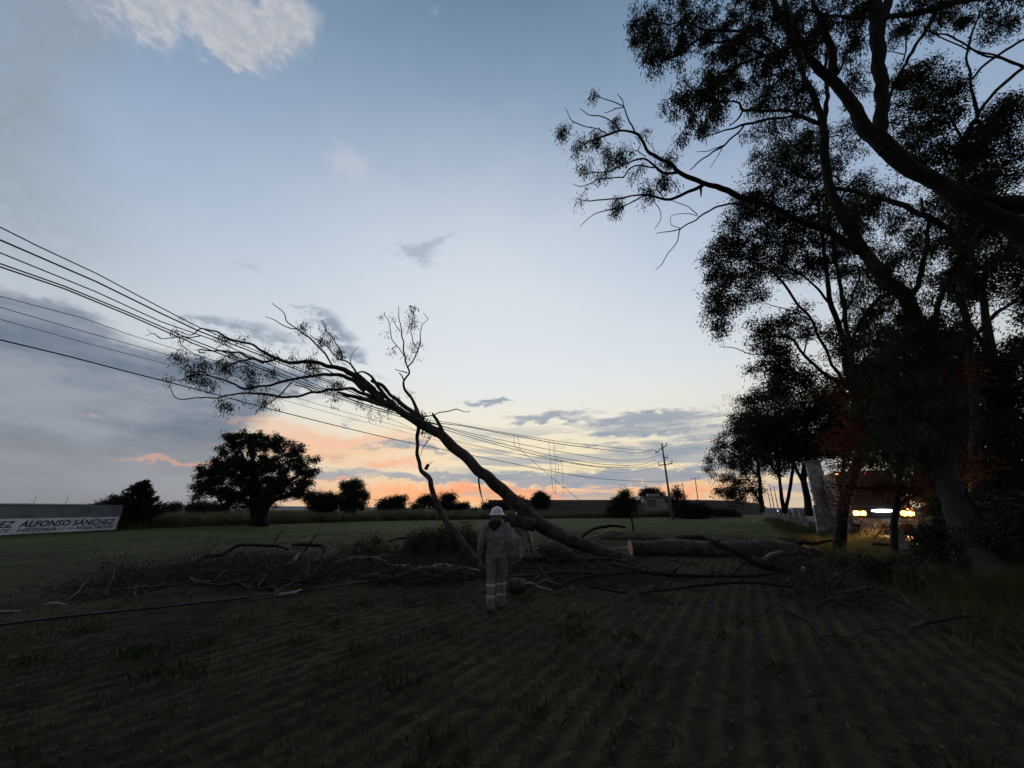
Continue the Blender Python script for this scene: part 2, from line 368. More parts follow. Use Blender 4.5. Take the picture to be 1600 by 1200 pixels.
    def build(s, name, mat, parent=None, smooth=True, label=None, root=None, local=False):
        v = np.vstack(s.v) if s.v else np.zeros((0, 3))
        r = root or parent
        if r is not None and not local:
            while r.parent: r = r.parent
            loc, rz = ROOT.get(r.name, (np.array(r.location), 0.0)); v = v - loc
            if rz: c_, s_ = math.cos(rz), math.sin(rz); v = v @ np.array([[c_, -s_, 0], [s_, c_, 0], [0, 0, 1]])
        q = np.vstack(s.q) if s.q else np.zeros((0, 4), int); t = np.vstack(s.t) if s.t else np.zeros((0, 3), int)
        me = bpy.data.meshes.new(name); me.vertices.add(len(v)); me.vertices.foreach_set('co', v.astype(np.float32).ravel())
        me.loops.add(q.size + t.size); me.polygons.add(len(q) + len(t))
        me.loops.foreach_set('vertex_index', np.concatenate([q.ravel(), t.ravel()]).astype(np.int32))
        st = np.concatenate([np.arange(len(q)) * 4, q.size + np.arange(len(t)) * 3]).astype(np.int32)
        me.polygons.foreach_set('loop_start', st)
        try: me.polygons.foreach_set('loop_total', np.concatenate([np.full(len(q), 4), np.full(len(t), 3)]).astype(np.int32))
        except Exception: pass
        me.polygons.foreach_set('use_smooth', np.full(len(q) + len(t), smooth)); me.update(calc_edges=True)
        o = bpy.data.objects.new(name, me); COL.objects.link(o)
        if mat is not None: me.materials.append(mat)
        if parent is not None: o.parent = parent
        if label: o['label'] = label
        return o
def origin_to(o, loc):           # top-level single mesh: put the origin at its base
    loc = np.array(loc, float); me = o.data; n = len(me.vertices); a = np.empty(n * 3, np.float32); me.vertices.foreach_get('co', a)
    me.vertices.foreach_set('co', (a.reshape(-1, 3) - loc).astype(np.float32).ravel()); o.location = tuple(loc); me.update(); return o
def smooth_line(p, step):
    """Catmull-Rom through the rows of p (any number of columns), sampled about every `step` metres"""
    p = np.asarray(p, float)
    if len(p) < 3:
        n = max(2, int(np.linalg.norm(p[-1, :3] - p[0, :3]) / step) + 1); return p[0] + (p[-1] - p[0]) * np.linspace(0, 1, n)[:, None]
    q = np.vstack([2 * p[0] - p[1], p, 2 * p[-1] - p[-2]]); out = []
    for i in range(len(p) - 1):
        a, b, c, d = q[i:i + 4]; n = max(1, int(round(np.linalg.norm(c[:3] - b[:3]) / step))); u = (np.arange(n) / n)[:, None]
        out.append(.5 * (2 * b + (c - a) * u + (2 * a - 5 * b + 4 * c - d) * u ** 2 + (3 * b - a - 3 * c + d) * u ** 3))
    out.append(p[-1:]); return np.vstack(out)
def limb(L, Y, step=.2, jit=0.0, g=rng):
    """traced limb: rows (px, py, width_px[, extra depth]) -> points, radii"""
    rows = []; dys = [l[3] if len(l) > 3 else 0.0 for l in L]
    for l, dy in zip(L, dys):
        y = Y + dy; p = P(l[0], l[1], y); rows.append([*p, max(l[2], .4) / 2 * mpp(l[0], l[1], y)])
    q = np.array([l[:2] for l in L], float); tq = np.gradient(q, axis=0); tq /= np.linalg.norm(tq, axis=1, keepdims=True) + 1e-9; nq = np.stack([-tq[:, 1], tq[:, 0]], 1)
    off = ((q - [800, 600]) / 600 * nq).sum(1)            # wide-angle stretch of round limbs away from the axis
    for r_, o_ in zip(rows, off): r_[3] /= math.sqrt(1 + o_ * o_)
    a = smooth_line(rows, step); pts, r = a[:, :3], np.abs(a[:, 3])
    if jit and len(pts) > 2:
        nz = g.normal(size=(len(pts), 3)); nz[1:-1] = (nz[:-2] + 2 * nz[1:-1] + nz[2:]) / 4; nz[0] = nz[-1] = 0; pts = pts + nz * (r * jit)[:, None]
        lf = g.normal(size=len(r)); kk = np.hanning(9); kk /= kk.sum(); lf = np.convolve(np.pad(lf, 4, 'edge'), kk, 'valid'); r = r * (1 + .13 * lf * np.clip(.08 / r, .25, 1))
        if len(pts) > 6:
            wn = np.stack([np.convolve(np.pad(g.normal(size=len(pts)), 2, 'edge'), [.1, .25, .3, .25, .1], 'valid') for _ in range(3)], 1); e_ = np.clip(np.minimum(np.arange(len(pts)), 4) / 4, 0, 1)[:, None]; pts = pts + wn * np.clip(.05 - r * .15, .008, .05)[:, None] * (step / .15) ** .5 * e_
    return pts, r
def attractors(blobs, Y, dens, g, depth=1.0):
    out = []
    for b in blobs:
        px, py, rx, ry = b[:4]; y = Y + (b[4] if len(b) > 4 else 0); m = mpp(px, py, y); n = max(2, int(dens * rx * ry * (b[5] if len(b) > 5 else 1)))
        d = g.normal(size=(n, 3)); d /= np.linalg.norm(d, axis=1, keepdims=True); d *= (g.uniform(size=n) ** .42)[:, None]
        c = P(px, py, y); out.append(c + d * np.array([rx * m, (rx + ry) / 2 * m * depth, ry * m * 1.0]))
    return np.vstack(out)
def grow(skel, att, tip_r, g, step=.25, bend=.35, wig=.06, maxlen=1e9):
    """join every attractor to the nearest wood with a curved twig; returns [(pts, radii)] and the list of tips"""
    N = sum(len(p) for p, _ in skel) + len(att) * 24
    node = np.full((N, 3), 1e9); tan = np.zeros((N, 3)); own = np.full(N, -1); rad0 = np.full(N, 9.0); n = 0
    for p, r in skel:
        tg = np.gradient(p, axis=0); tg /= np.linalg.norm(tg, axis=1, keepdims=True) + 1e-9
        k = len(p); node[n:n + k] = p; tan[n:n + k] = tg; rad0[n:n + k] = r; n += k
    d0 = np.array([np.min(((node[:n] - a) ** 2).sum(1)) for a in att]); order = np.argsort(d0)
    paths = []; par = []; wt = []
    for ai in order:
        a = att[ai]; dd = ((node[:n] - a) ** 2).sum(1); i = int(dd.argmin()); L = math.sqrt(dd[i])
        if L < 1e-3 or L > maxlen: continue
        p0 = node[i]; u = (a - p0) / L; k = int(min(12, max(2, round(L / step) + 1)))
        c = p0 + L * .45 * (u * (1 - bend) + tan[i] * bend) + g.normal(size=3) * L * .10
        w = np.linspace(0, 1, k)[:, None]; pts = (1 - w) ** 2 * p0 + 2 * w * (1 - w) * c + w * w * a
        if k > 2: pts[1:-1] += g.normal(size=(k - 2, 3)) * L * wig
        j = len(paths); paths.append(pts); par.append((int(own[i]), rad0[i])); wt.append(0)
        if n + k - 1 > N: continue
        tg = np.gradient(pts, axis=0); tg /= np.linalg.norm(tg, axis=1, keepdims=True) + 1e-9
        node[n:n + k - 1] = pts[1:]; tan[n:n + k - 1] = tg[1:]; own[n:n + k - 1] = j; rad0[n:n + k - 1] = 9.0; n += k - 1
        q = own[i]; hop = 0
        while q >= 0 and hop < 60: wt[q] += 1; q = par[q][0]; hop += 1
    out = []
    for pts, (q, r0), w in zip(paths, par, wt):
        rs = min(tip_r * (1 + w) ** .5, max(r0 * .8, tip_r)); out.append((pts, np.linspace(rs, tip_r * .7, len(pts))))
    return out
def foliage(tips, per, spread, L, W, g, droop=.8, geo=None):
    geo = geo or Geo(); c = np.array([p[-1] for p, _ in tips]); pv = np.array([p[-2] for p, _ in tips])
    n = len(c); k = g.poisson(per * g.lognormal(-.25, .7, n)); idx = np.repeat(np.arange(n), k); f = g.uniform(-.15, 1.0, len(idx))[:, None]
    pos = c[idx] * f + pv[idx] * (1 - f) + g.normal(size=(len(idx), 3)) * spread * np.array([1, 1, .8])
    if droop > 1: pos[:, 2] -= np.abs(g.normal(size=len(idx))) * spread * 1.6
    d = g.normal(size=(len(idx), 3)); d[:, 2] = d[:, 2] * .5 - droop
    return geo.leaves(pos, d, np.full(len(idx), L), np.full(len(idx), W), g)

def make_tree(name, label, cat, base, Y, trunks, blobs, dens=.05, per=30, spread=.25, L=.14, W=.035, tip=.008, seed=1, droop=.7, limbs=(), bark='bark_dark',
              leaf='leaf_dark', group=None, step=.25, jit=.15, k=8, maxlen=1e9, depth=1.0, twk=4, bare=()):
    g = np.random.default_rng(seed); root = thing(name, label, cat, base, group=group)
    sk = [limb(l, Y, step, jit, g) for l in trunks]; sl_ = [limb(l, Y, step, jit * 1.5, g) for l in limbs]
    B = Geo(); [B.tube(p, r, k) for p, r in sk]; [B.tube(p, r, 7) for p, r in sl_]
    att = attractors(blobs, Y, dens, g, depth); tw = grow(sk + sl_, att, tip, g, step, maxlen=maxlen)
    if bare: tw2 = grow(sk + sl_, attractors(bare, Y, dens, g, depth), tip, g, step); 
    else: tw2 = []
    [B.tube(p, r, twk, cap=False) for p, r in tw + tw2]; B.build('trunk', M[bark], root)
    foliage(tw, per, spread, L, W, g, droop).build('crown', M[leaf], root, smooth=False)
    return root

# ------------------------------------------------------------------ setting: ground, road, hills
def hz(t):                        # bank up to the road
    u = np.clip((t - 4.35) / .75, 0, 1); v = np.clip((t - 13.2) / 1.0, 0, 1); return .5 * u * u * (3 - 2 * u) - .3 * v
def ground():
    ta = np.concatenate([-np.geomspace(1500, 22, 22), np.arange(-20, -9, .21), np.arange(-9, 4.2, .06), np.arange(4.2, 15, .25), np.geomspace(16, 1500, 22)])
    sa = np.concatenate([-np.geomspace(900, 14, 14), np.arange(-12, 22, .16), np.arange(22, 60, .6), np.geomspace(61, 6000, 40)])
    Tt, Ss = np.meshgrid(ta, sa); g = np.random.default_rng(3)
    rows = np.sin(Tt * 2 * math.pi / .24 + .25 * np.sin(Ss * .4)) * .005 * ((Tt < 3.4) & (Tt > -60) & (np.abs(Tt) + np.abs(Ss) < 90))
    rough = g.normal(size=Tt.shape) * .013 + .008 * np.sin(Tt * 5.3 + 2 * np.sin(Ss * 1.3)) * np.sin(Ss * 3.1 + 1.7 * np.sin(Tt * 2.2)) * (np.hypot(Tt, Ss) < 40)
    und = .05 * np.sin(Tt * .31 + .5) * np.sin(Ss * .23) * (np.hypot(Tt, Ss) < 200) * (np.hypot(Tt, Ss) > 3)
    z = rows + rough + und * .5 + hz(Tt)
    road = (Tt > 4.9) & (Tt < 13.2); z = np.where(road, .5, z)
    v = (U * Ss[..., None] + NN * Tt[..., None]); v[..., 2] = z
    a, b = Tt.shape; i = np.arange(a - 1)[:, None] * b; j = np.arange(b - 1)[None]
    q = np.stack([i + j, i + j + 1, i + b + j + 1, i + b + j], -1).reshape(-1, 4)
    o = Geo().add(v.reshape(-1, 3), q).build('ground', M['ground']); setp(o, None, None, kind='structure')
ground()
def strip(name, t0, t1, s0, s1, z, mat, n=40):
    s = np.linspace(s0, s1, n); v = np.stack([[ST(a, t0, z), ST(a, t1, z)] for a in s]).reshape(-1, 3); i = np.arange(n - 1)[:, None] * 2
    return Geo().add(v, np.hstack([i, i + 1, i + 3, i + 2])).build(name, M[mat])
o = strip('road', 5.1, 12.9, -60, 1500, .506, 'asphalt'); o['kind'] = 'structure'
gm = Geo()
for s in range(-30, 400, 9): gm.box(ST(s, 9.0, .5115), (.12, 4.0, .003), rz=-R(30))
o = gm.build('road_marking', M['road_paint'], smooth=False); o['kind'] = 'structure'
# long earth embankment far across the field and low hills behind it
def ridge(name, pts, w, mat, seed=0):
    pts = np.array(pts, float); g = np.random.default_rng(seed); P2 = smooth_line(pts, max(3, w / 2)); n = len(P2); rows = []
    prof = [(-1, 0), (-.7, .35), (-.35, .85), (-.12, 1), (.12, 1), (.35, .85), (.7, .35), (1, 0)]
    tg = np.gradient(P2[:, :2], axis=0); tg /= np.linalg.norm(tg, axis=1, keepdims=True); nn = np.stack([-tg[:, 1], tg[:, 0]], 1)
    for a, h in prof:
        p = np.zeros((n, 3)); p[:, :2] = P2[:, :2] + nn * a * w; p[:, 2] = P2[:, 2] * h + (g.normal(size=n) * .02 * P2[:, 2] if 0 < h < 1 else 0) - .3 * (h == 0); rows.append(p)
    v = np.stack(rows, 1); k = len(prof); i = np.arange(n - 1)[:, None] * k; j = np.arange(k - 1)[None]
    o = Geo().add(v.reshape(-1, 3), np.stack([i + j, i + k + j, i + k + j + 1, i + j + 1], -1).reshape(-1, 4)).build(name, M[mat]); o['kind'] = 'structure'; return o
def at_h(px, py, Y): p = P(px, py, Y); return [p[0], p[1], p[2]]
ridge('embankment', [at_h(764, 781, 118), at_h(850, 781, 119), at_h(960, 781, 121), at_h(1060, 781, 124), at_h(1130, 782, 128), at_h(1180, 786, 134)], 7, 'earth')
ridge('hills', [[-2600, 900, 14], [-2300, 1600, 24], [-1700, 2200, 20], [-1000, 2500, 12], [-300, 2700, 7], [500, 2800, 6], [1500, 2700, 8], [2600, 2300, 10]], 260, 'hill')

# crop strip and grasses (uncountable: stuff)
def blades(name, pos, h, w, mat, g, lean=.25, kind='stuff', tri=True, label=None, cat=None):
    n = len(pos); d = g.normal(size=(n, 3)) * lean; d[:, 2] = 1; d /= np.linalg.norm(d, axis=1, keepdims=True); h = h * g.uniform(.55, 1.2, n)
    a = g.uniform(0, math.pi, n); sd = np.stack([np.cos(a), np.sin(a), np.zeros(n)], 1) * (w / 2)
    bend = g.normal(size=(n, 3)) * (h * .22)[:, None]; bend[:, 2] = 0
    mid = pos + d * (h * .55)[:, None]; tip = pos + d * h[:, None] + bend
    v = np.stack([pos - sd, pos + sd, mid + sd * .7, tip, mid - sd * .7], 1).reshape(-1, 3); i = np.arange(n)[:, None] * 5
    o = Geo().add(v, np.hstack([i, i + 1, i + 2, i + 4]), np.hstack([i + 4, i + 2, i + 3])).build(name, M[mat], smooth=False); o['kind'] = kind
    setp(o, label, cat); return o
g = np.random.default_rng(11)
edge = np.array([[-60, -10], [-46, 24], [-34, 36], [-19.5, 60], [5, 73], [36, 88], [48, 98]], float)     # front edge of the crop
u = g.uniform(size=60000) * (len(edge) - 1); i = u.astype(int); f = (u - i)[:, None]; e = edge[i] * (1 - f) + edge[i + 1] * f
tg = edge[i + 1] - edge[i]; nb = np.stack([-tg[:, 1], tg[:, 0]], 1); nb /= np.linalg.norm(nb, axis=1, keepdims=True)
off = (g.uniform(size=len(u)) ** 1.6 * 22)[:, None]; xy = e + nb * off
keep = ~((xy[:, 0] < -31.5) & (xy[:, 0] > -40) & (xy[:, 1] < 36))
xy = xy[keep]; pos = np.hstack([xy, np.zeros((len(xy), 1))])
hgt = 1.38 + .3 * np.sin(xy[:, 0] * .23) * np.sin(xy[:, 1] * .31)
blades('tall_grass', pos, hgt, .10, 'dry_grass', g, .18, label='dense tall dry crop standing along the far field edge', cat='grass')
# young cereal plants in drill rows
rows_t = np.arange(-12, 3.3, .24) + .06
n = 80000; t_ = g.choice(rows_t, n) + g.normal(size=n) * .03; s_ = 1.2 + g.uniform(size=n) ** 1.35 * 30
gap = np.sin(s_ * 1.7 + t_ * 3) + g.normal(size=n) * .8; sel = gap > -.7; t_, s_ = t_[sel], s_[sel]
pos = U * s_[:, None] + NN * t_[:, None]; pos[:, 2] = .0
blades('crop_rows', pos, .06 + .03 * (np.sin(t_ * 2.1 + s_) > .2), .008, 'grass', g, .45, label='short green seedlings growing in long straight drill rows', cat='crop')
# rank verge grass along the fence
n = 42000; s_ = 1 + g.uniform(size=n) ** 1.3 * 75; t_ = 3.75 + g.normal(size=n) * .7 + (s_ < 14) * .2; t_ = np.where(t_ > 5, 4.4, t_)
pos = U * s_[:, None] + NN * t_[:, None]; pos[:, 2] = hz(t_)
blades('verge_grass', pos, .30 + .3 * (np.sin(s_ * .9) * np.sin(t_ * 4 + s_) > 0), .014, 'verge_grass', g, .5, label='rank unmown grass on the verge between field and fence', cat='grass')
n = 9000; s_ = 3 + g.uniform(size=n) * 24; t_ = 4.1 + g.normal(size=n) * .5; pos = U * s_[:, None] + NN * t_[:, None]; pos[:, 2] = hz(t_)
blades('dry_verge_grass', pos, .55, .012, 'dry_grass', g, .45, label='taller straw coloured grass mixed into the dark verge', cat='grass')
# dead leaf litter
n = 3800; r_ = 2.0 + g.uniform(size=n) ** .8 * 15; a_ = g.normal(size=n) * .55 + .25; pos = np.stack([r_ * np.sin(a_), r_ * np.cos(a_), .03 + g.uniform(size=n) * .03], 1)
d = g.normal(size=(n, 3)); d[:, 2] *= .25
o = Geo().leaves(pos, d, np.full(n, .075), np.full(n, .016), g).build('leaf_litter', M['litter'], smooth=False); setp(o, 'pale dry leaves and bark flakes strewn over the field', 'leaves', kind='stuff')

# ------------------------------------------------------------------ painted wall at left
B1 = np.array([-32.4, 33.6]); B0 = np.array([-34.1, 19.0]); wl = np.linalg.norm(B1 - B0); dw = (B1 - B0) / wl; nw = np.array([dw[1], -dw[0]])
def wall_pt(px):
    r = ray(px, 815); A = np.array([[r[0], -dw[0]], [r[1], -dw[1]]]); k = np.linalg.solve(A, B0); return k[1]
rw = thing('painted_wall', 'long low block wall with a white painted band and dark lettering', 'wall', (B0[0], B0[1], 0), math.atan2(dw[1], dw[0]))
# local x runs along the wall, -y faces the camera
gw = Geo().box((wl / 2, .1, .97), (wl, .2, 1.94)); gw.build('wall_body', M['block'], rw, smooth=False, local=True)
Geo().box((wl / 2 - .1, .1, 1.965), (wl + .1, .28, .05)).build('coping', M['concrete'], rw, smooth=False, local=True)
pb = Geo().box((wl / 2 - .04, -.006, .545), (wl - .1, .012, 1.06)).build('painted_band', M['whitewash'], rw, smooth=False, local=True)
for xx in (wall_pt(44), wall_pt(95)): Geo().tube([(xx, .12, 1.9), (xx + .02, .12, 2.55)], .012, 5).build('rebar', M['steel'], rw, local=True)
def text_mesh(txt, size, bold, shear):
    cu = bpy.data.curves.new('lettering', 'FONT'); cu.body = txt; cu.size = size; cu.shear = shear; cu.offset = bold; cu.extrude = .002; cu.resolution_u = 3; cu.space_character = 1.04
    ob = bpy.data.objects.new('lettering_curve', cu); COL.objects.link(ob); bpy.context.view_layer.update()
    me = bpy.data.meshes.new_from_object(ob.evaluated_get(bpy.context.evaluated_depsgraph_get())); bpy.data.objects.remove(ob); return me
def lettering(txt, x0, x1, z0, cap, bold):
    me = text_mesh(txt, 1.0, bold, .32); n = len(me.vertices); a = np.empty(n * 3, np.float32); me.vertices.foreach_get('co', a); a = a.reshape(-1, 3)
    lo, hi = a.min(0), a.max(0); ys = [v for v in a[:, 1] if v >= -.02]; capu = .72
    w = hi[0] - lo[0]; x = x0 + (a[:, 0] - lo[0]) / w * (x1 - x0); z = z0 + a[:, 1] / capu * cap
    me.vertices.foreach_set('co', np.stack([x, -.0155 + (a[:, 2]), z], 1).astype(np.float32).ravel()); me.update()
    me.materials.clear(); me.materials.append(M['letter'])
    o = bpy.data.objects.new('lettering', me); COL.objects.link(o); o.parent = pb; return o
xa, xb = wall_pt(31), wall_pt(180); W1 = xb - xa
lettering('ALFONSO SÁNCHEZ', xa, xb, .53, .39, .032); lettering('HISTORIA', xa + .0 * W1, xa + .36 * W1, .22, .21, .028)
lettering('QUE', xa + .375 * W1, xa + .455 * W1, .24, .17, .006); lettering('DA', xa + .475 * W1, xa + .535 * W1, .24, .19, .02); lettering('RESULTADOS', xa + .555 * W1, xa + .985 * W1, .23, .21, .028)
xc = wall_pt(26); lettering('ALFONSO SÁNCHEZ', xc - W1, xc, .53, .39, .032); lettering('HISTORIA', xc - W1, xc - .64 * W1, .22, .21, .028)
lettering('QUE', xc - .625 * W1, xc - .545 * W1, .24, .17, .006); lettering('DA', xc - .525 * W1, xc - .465 * W1, .24, .19, .02); lettering('RESULTADOS', xc - .445 * W1, xc - .03 * W1, .23, .21, .028)

# ------------------------------------------------------------------ small farm building, fence posts
hb = G(1003, 812); hb = P(1005, 800, 92); hb[2] = 0
rh = thing('farm_shed', 'small pale farm building with a flat roof and sheet metal side beyond the crop', 'building', hb, -R(10))
mp = mpp(1020, 785, 92)
Geo().box((3.0, 2.5, 2.1), (5.2, 5, 4.2)).build('wall', M['wall_pale'], rh, smooth=False, local=True)
rf = Geo().box((3.0, 2.5, 4.33), (5.7, 5.5, .26)).build('roof', M['concrete'], rh, smooth=False, local=True)
Geo().box((2.9, 2.5, 4.75), (2.6, 2.4, .58)).build('parapet', M['wall_pale'], rf, smooth=False, local=True)
Geo().box((2.1, -.02, 2.9), (1.9, .08, 1.5)).build('window', M['sheet_metal'], rh, smooth=False, local=True)
gs = Geo(); [gs.box((-3.6 + i * .36, .2 + .04 * (i % 2), 1.55), (.36, .05, 3.1)) for i in range(12)]; gs.build('metal_siding', M['sheet_metal'], rh, smooth=False, local=True)
Geo().box((6.2, 1.2, 1.4), (1.2, 2.0, 2.8)).build('side_wall', M['wall_pale'], rh, smooth=False, local=True)

def post_mesh(h, w):
    gp = Geo(); gp.box((0, 0, h / 2 - .2), (w, w * .6, h + .4), taper=.9); gp.box((0, 0, h + .02), (w * .8, w * .45, .04), taper=.8); return gp
GRP = 'whitewashed posts along the road fence'
ords = ['nearest the tall pillar', 'second beyond the tall pillar', 'third beyond the tall pillar', 'fourth beyond the tall pillar', 'fifth beyond the tall pillar', 'sixth beyond the tall pillar', 'seventh beyond the tall pillar',
        'eighth beyond the tall pillar', 'ninth beyond the tall pillar', 'tenth beyond the tall pillar', 'last one in view beside the far tree trunks']
src = None; s = 41.0
for i, od in enumerate(ords):
    if src is None: o = src = post_mesh(1.75, .42).build('fence_post', M['whitepost'], smooth=False, local=True)
    else: o = src.copy(); COL.objects.link(o)
    o.location = tuple(ST(s, 4.1, -.05)); o.rotation_euler = (R(random.uniform(-2, 2)), R(random.uniform(-3, 3)), -R(30 + random.uniform(-5, 5))); o.scale = (1, 1, random.uniform(.93, 1.04))
    setp(o, 'whitewashed fence post by the road, ' + od, 'fence post', GRP); s += 5.6 + i * .6
for px, py, h, w, lab in ((1285, 840, 1.9, .42, 'cracked white post leaning at the foot of the tall pillar'), (1302, 838, 1.7, .34, 'narrow white post standing between tall pillar and truck'), (1412, 880, .95, .35, 'pale post in the undergrowth below the truck headlights')):
    b = G(px, py); o = post_mesh(h, w).build('fence_post', M['whitepost'], smooth=False, local=True); o.location = tuple(b); o.rotation_euler = (0, R(3), -R(25)); setp(o, lab, 'fence post')
pb_ = G(1297, 838); k_ = pb_[1]
rp = thing('gate_pillar', 'tall mottled white masonry pillar with a flat cap beside the road', 'pillar', pb_, -R(30))
ph = P(1262, 723, k_)[2]; pw = 20 * mpp(1270, 760, k_)
gp = Geo(); gp.box((0, 0, ph / 2 - .1), (pw * .95, pw * .8, ph + .2), taper=.97); gp.build('shaft', M['whitepost'], rp, smooth=False, local=True)
Geo().box((0, 0, ph + .07), (pw * 1.12, pw * .95, .12)).build('cap', M['concrete'], rp, smooth=False, local=True)

# ------------------------------------------------------------------ utility poles and wires
def pole(base, h, label, arms, rz, r=.16, lean=0.0, group=None):
    rt = thing('utility_pole', label, 'utility pole', base, rz, group)
    Geo().tube([(0, 0, -.3), (lean * .5, 0, h * .5), (lean, 0, h)], [r, r * .8, r * .6], 10).build('pole', M['concrete'], rt, local=True)
    for z, x0, x1, tilt in arms:
        lz = lean * z / h; a = Geo().tube([(lz + x0, -.1, z + tilt * x0), (lz + x1, -.1, z + tilt * x1)], .07, 4).build('crossarm', M['steel'], rt, smooth=False, local=True)
        for x in (x0 + .06, x1 - .06):
            Geo().lathe([(.0, 0), (.03, 0), (.03, .1), (.085, .13), (.085, .17), (.05, .2), (.09, .23), (.09, .28), (.04, .36), (0, .37)], (lz + x, -.1, z + tilt * x + .05), 8).build('insulator', M['insul'], a, local=True)
    return rt
pb = P(1048.5, 790, 61); pb[2] = 0; hp = P(1031, 693, 61)[2]
pole(pb, hp, 'tall concrete power pole with tilted crossarms beside the farm building', [(hp - .75, -1.1, .75, .62), (hp - 2.2, .0, .62, .0), (hp - 3.3, -.95, 1.15, .10)], -R(30), .19, -.25)
for px, pt, Yd, lab in ((1092, 745, 118, 'far power pole with a level crossarm right of the dark hedge'), (1071, 755, 100, 'bare far pole rising behind the dark hedge'), (1064, 756, 140, 'thinnest far pole just left of the bare one')):
    b = P(px, 790, Yd); b[2] = 0; h = P(px, pt, Yd)[2]; pole(b, h, lab, [(h - .6, -1.2, 1.2, 0)] if px != 1071 else [], -R(30), .15)
g2 = ['leftmost', 'second from left', 'third from left', 'fourth from left']
for i, (px, pt, Yd) in enumerate(((1204, 763, 150), (1209, 757, 135), (1215, 760, 125), (1222, 768, 160))):
    b = P(px, 790, Yd); b[2] = 0; h = P(px, pt, Yd)[2]; pole(b, h, 'thin roadside pole seen under the far tree crowns, ' + g2[i], [], -R(30), .16, group='thin poles far down the road')
WG = 'overhead wires pulled down by the fallen tree'
def wire(name, label, pts, T, r=.013, mat='wire', group=WG, extend=True, cat='wire'):
    p = [WP(x, y, T) for x, y in pts]
    if extend: d = p[0] - p[1]; d = d / np.linalg.norm(d); p = [p[0] + d * 14 + np.array([0, 0, .9]), p[0] + d * 5 + np.array([0, 0, .12])] + p
    a = smooth_line(np.array(p), .8); dist = np.linalg.norm(a[:, :2], axis=1)
    o = Geo().tube(a, r * np.clip(dist / 18, .85, 1.5), 5, cap=False).build(name, M[mat]); origin_to(o, a[0]); return setp(o, label, cat, group)
wire('power_line', 'highest of the bundled black wires at the left edge', [(0, 355), (60, 385), (150, 427), (250, 480), (310, 511), (400, 548), (520, 597), (650, 652), (700, 660), (800, 678), (900, 693), (1000, 703), (1022, 702)], -9.9)
wire('power_line', 'second wire down of the bundle, ending at the pole top', [(0, 375), (150, 440), (250, 489), (310, 517), (420, 560), (520, 600), (655, 656), (720, 665), (810, 682), (900, 697), (1000, 707), (1036, 699)], -9.4, .017)
wire('power_line', 'third wire down of the bundle crossing the broken crown', [(0, 395), (150, 456), (250, 502), (330, 530), (450, 582), (560, 628), (660, 657), (740, 678), (800, 691), (850, 701), (900, 710), (960, 719), (1010, 717), (1030, 710)], -9.7)
wire('power_line', 'fourth wire down, upper strand of the thick lowest pair', [(0, 412), (100, 447), (200, 488), (300, 531), (420, 577), (560, 629), (665, 659), (760, 687), (820, 702), (880, 716), (950, 726), (1000, 726), (1024, 718)], -9.9, .015)
wire('power_line', 'fifth wire down, lower strand of the thick lowest pair', [(0, 417), (100, 451), (200, 492), (300, 536), (420, 581), (560, 632), (665, 662), (750, 688), (820, 706), (880, 720), (950, 730), (1010, 728), (1046, 716)], -9.2, .015)
wire('service_wire', 'faint thin wire just below the thick bundle at left', [(0, 463), (130, 497), (200, 522), (270, 544), (400, 583), (512, 617), (600, 650), (700, 688), (850, 716), (950, 729), (1040, 722)], -9.7, .007)
wire('service_wire', 'middle of the three faint thin wires at left', [(0, 480), (200, 537), (307, 567), (462, 621), (600, 660), (750, 697), (880, 722), (980, 733), (1041, 724)], -9.6, .007)
wire('service_wire', 'lowest of the three faint thin wires at left', [(0, 499), (200, 553), (290, 577), (450, 627), (600, 667), (750, 703), (880, 727), (980, 738), (1042, 727)], -9.8, .006)
wire('power_line', 'single thick wire slanting low above the round tree', [(0, 531), (100, 555), (200, 581), (325, 613), (425, 640), (600, 683), (700, 704), (800, 724), (860, 736), (930, 747), (1000, 752), (1043, 752)], -9.7, .014)
for T, a, b_, n_ in ((-9.9, (1024, 703), (1083, 748), 'upper'), (-9.4, (1046, 716), (1101, 750), 'lower')):
    wire('power_line', 'thin wire from the pole towards the next pole, ' + n_ + ' one', [a, ((a[0] + b_[0]) / 2, (a[1] + b_[1]) / 2 + 2), b_], T, .012, extend=False, group=None)
wire('hanging_wire', 'snapped wire hanging from the lines and slanting to the ground', [(803, 677), (803.5, 696), (808, 701), (813, 703), (830, 718), (860, 744), (905, 781)], -9.7, .009, extend=False, group=None)
wire('hanging_wire', 'short loose drop joining the slanting snapped wire at its knot', [(808, 678), (811, 692), (813, 703)], -9.7, .008, extend=False, group=None)
wire('hanging_wire', 'dangling wire loop left of the middle pair over the embankment', [(857, 689), (860, 720), (864, 768), (868, 772), (868, 730), (865, 687)], -9.7, .008, extend=False, group=None)
wire('hanging_wire', 'dangling wire with a short tail right of the long loop', [(870, 710), (873, 733), (871, 742)], -9.7, .008, extend=False, group=None)
wire('hanging_wire', 'longest dangling wire at the right of the hanging group', [(876, 717), (879, 735), (880, 776)], -9.7, .008, extend=False, group=None)
pts = [G(x, y) + np.array([0, 0, .04]) for x, y in ((-120, 998), (0, 981), (120, 966), (230, 955), (300, 947), (390, 937), (470, 927), (560, 914), (640, 905), (700, 900))]
a = smooth_line(pts, .3); o = Geo().tube(a, .02, 6).build('fallen_cable', M['cable']); origin_to(o, a[0]); setp(o, 'black fallen cable lying straight across the field at left', 'cable')

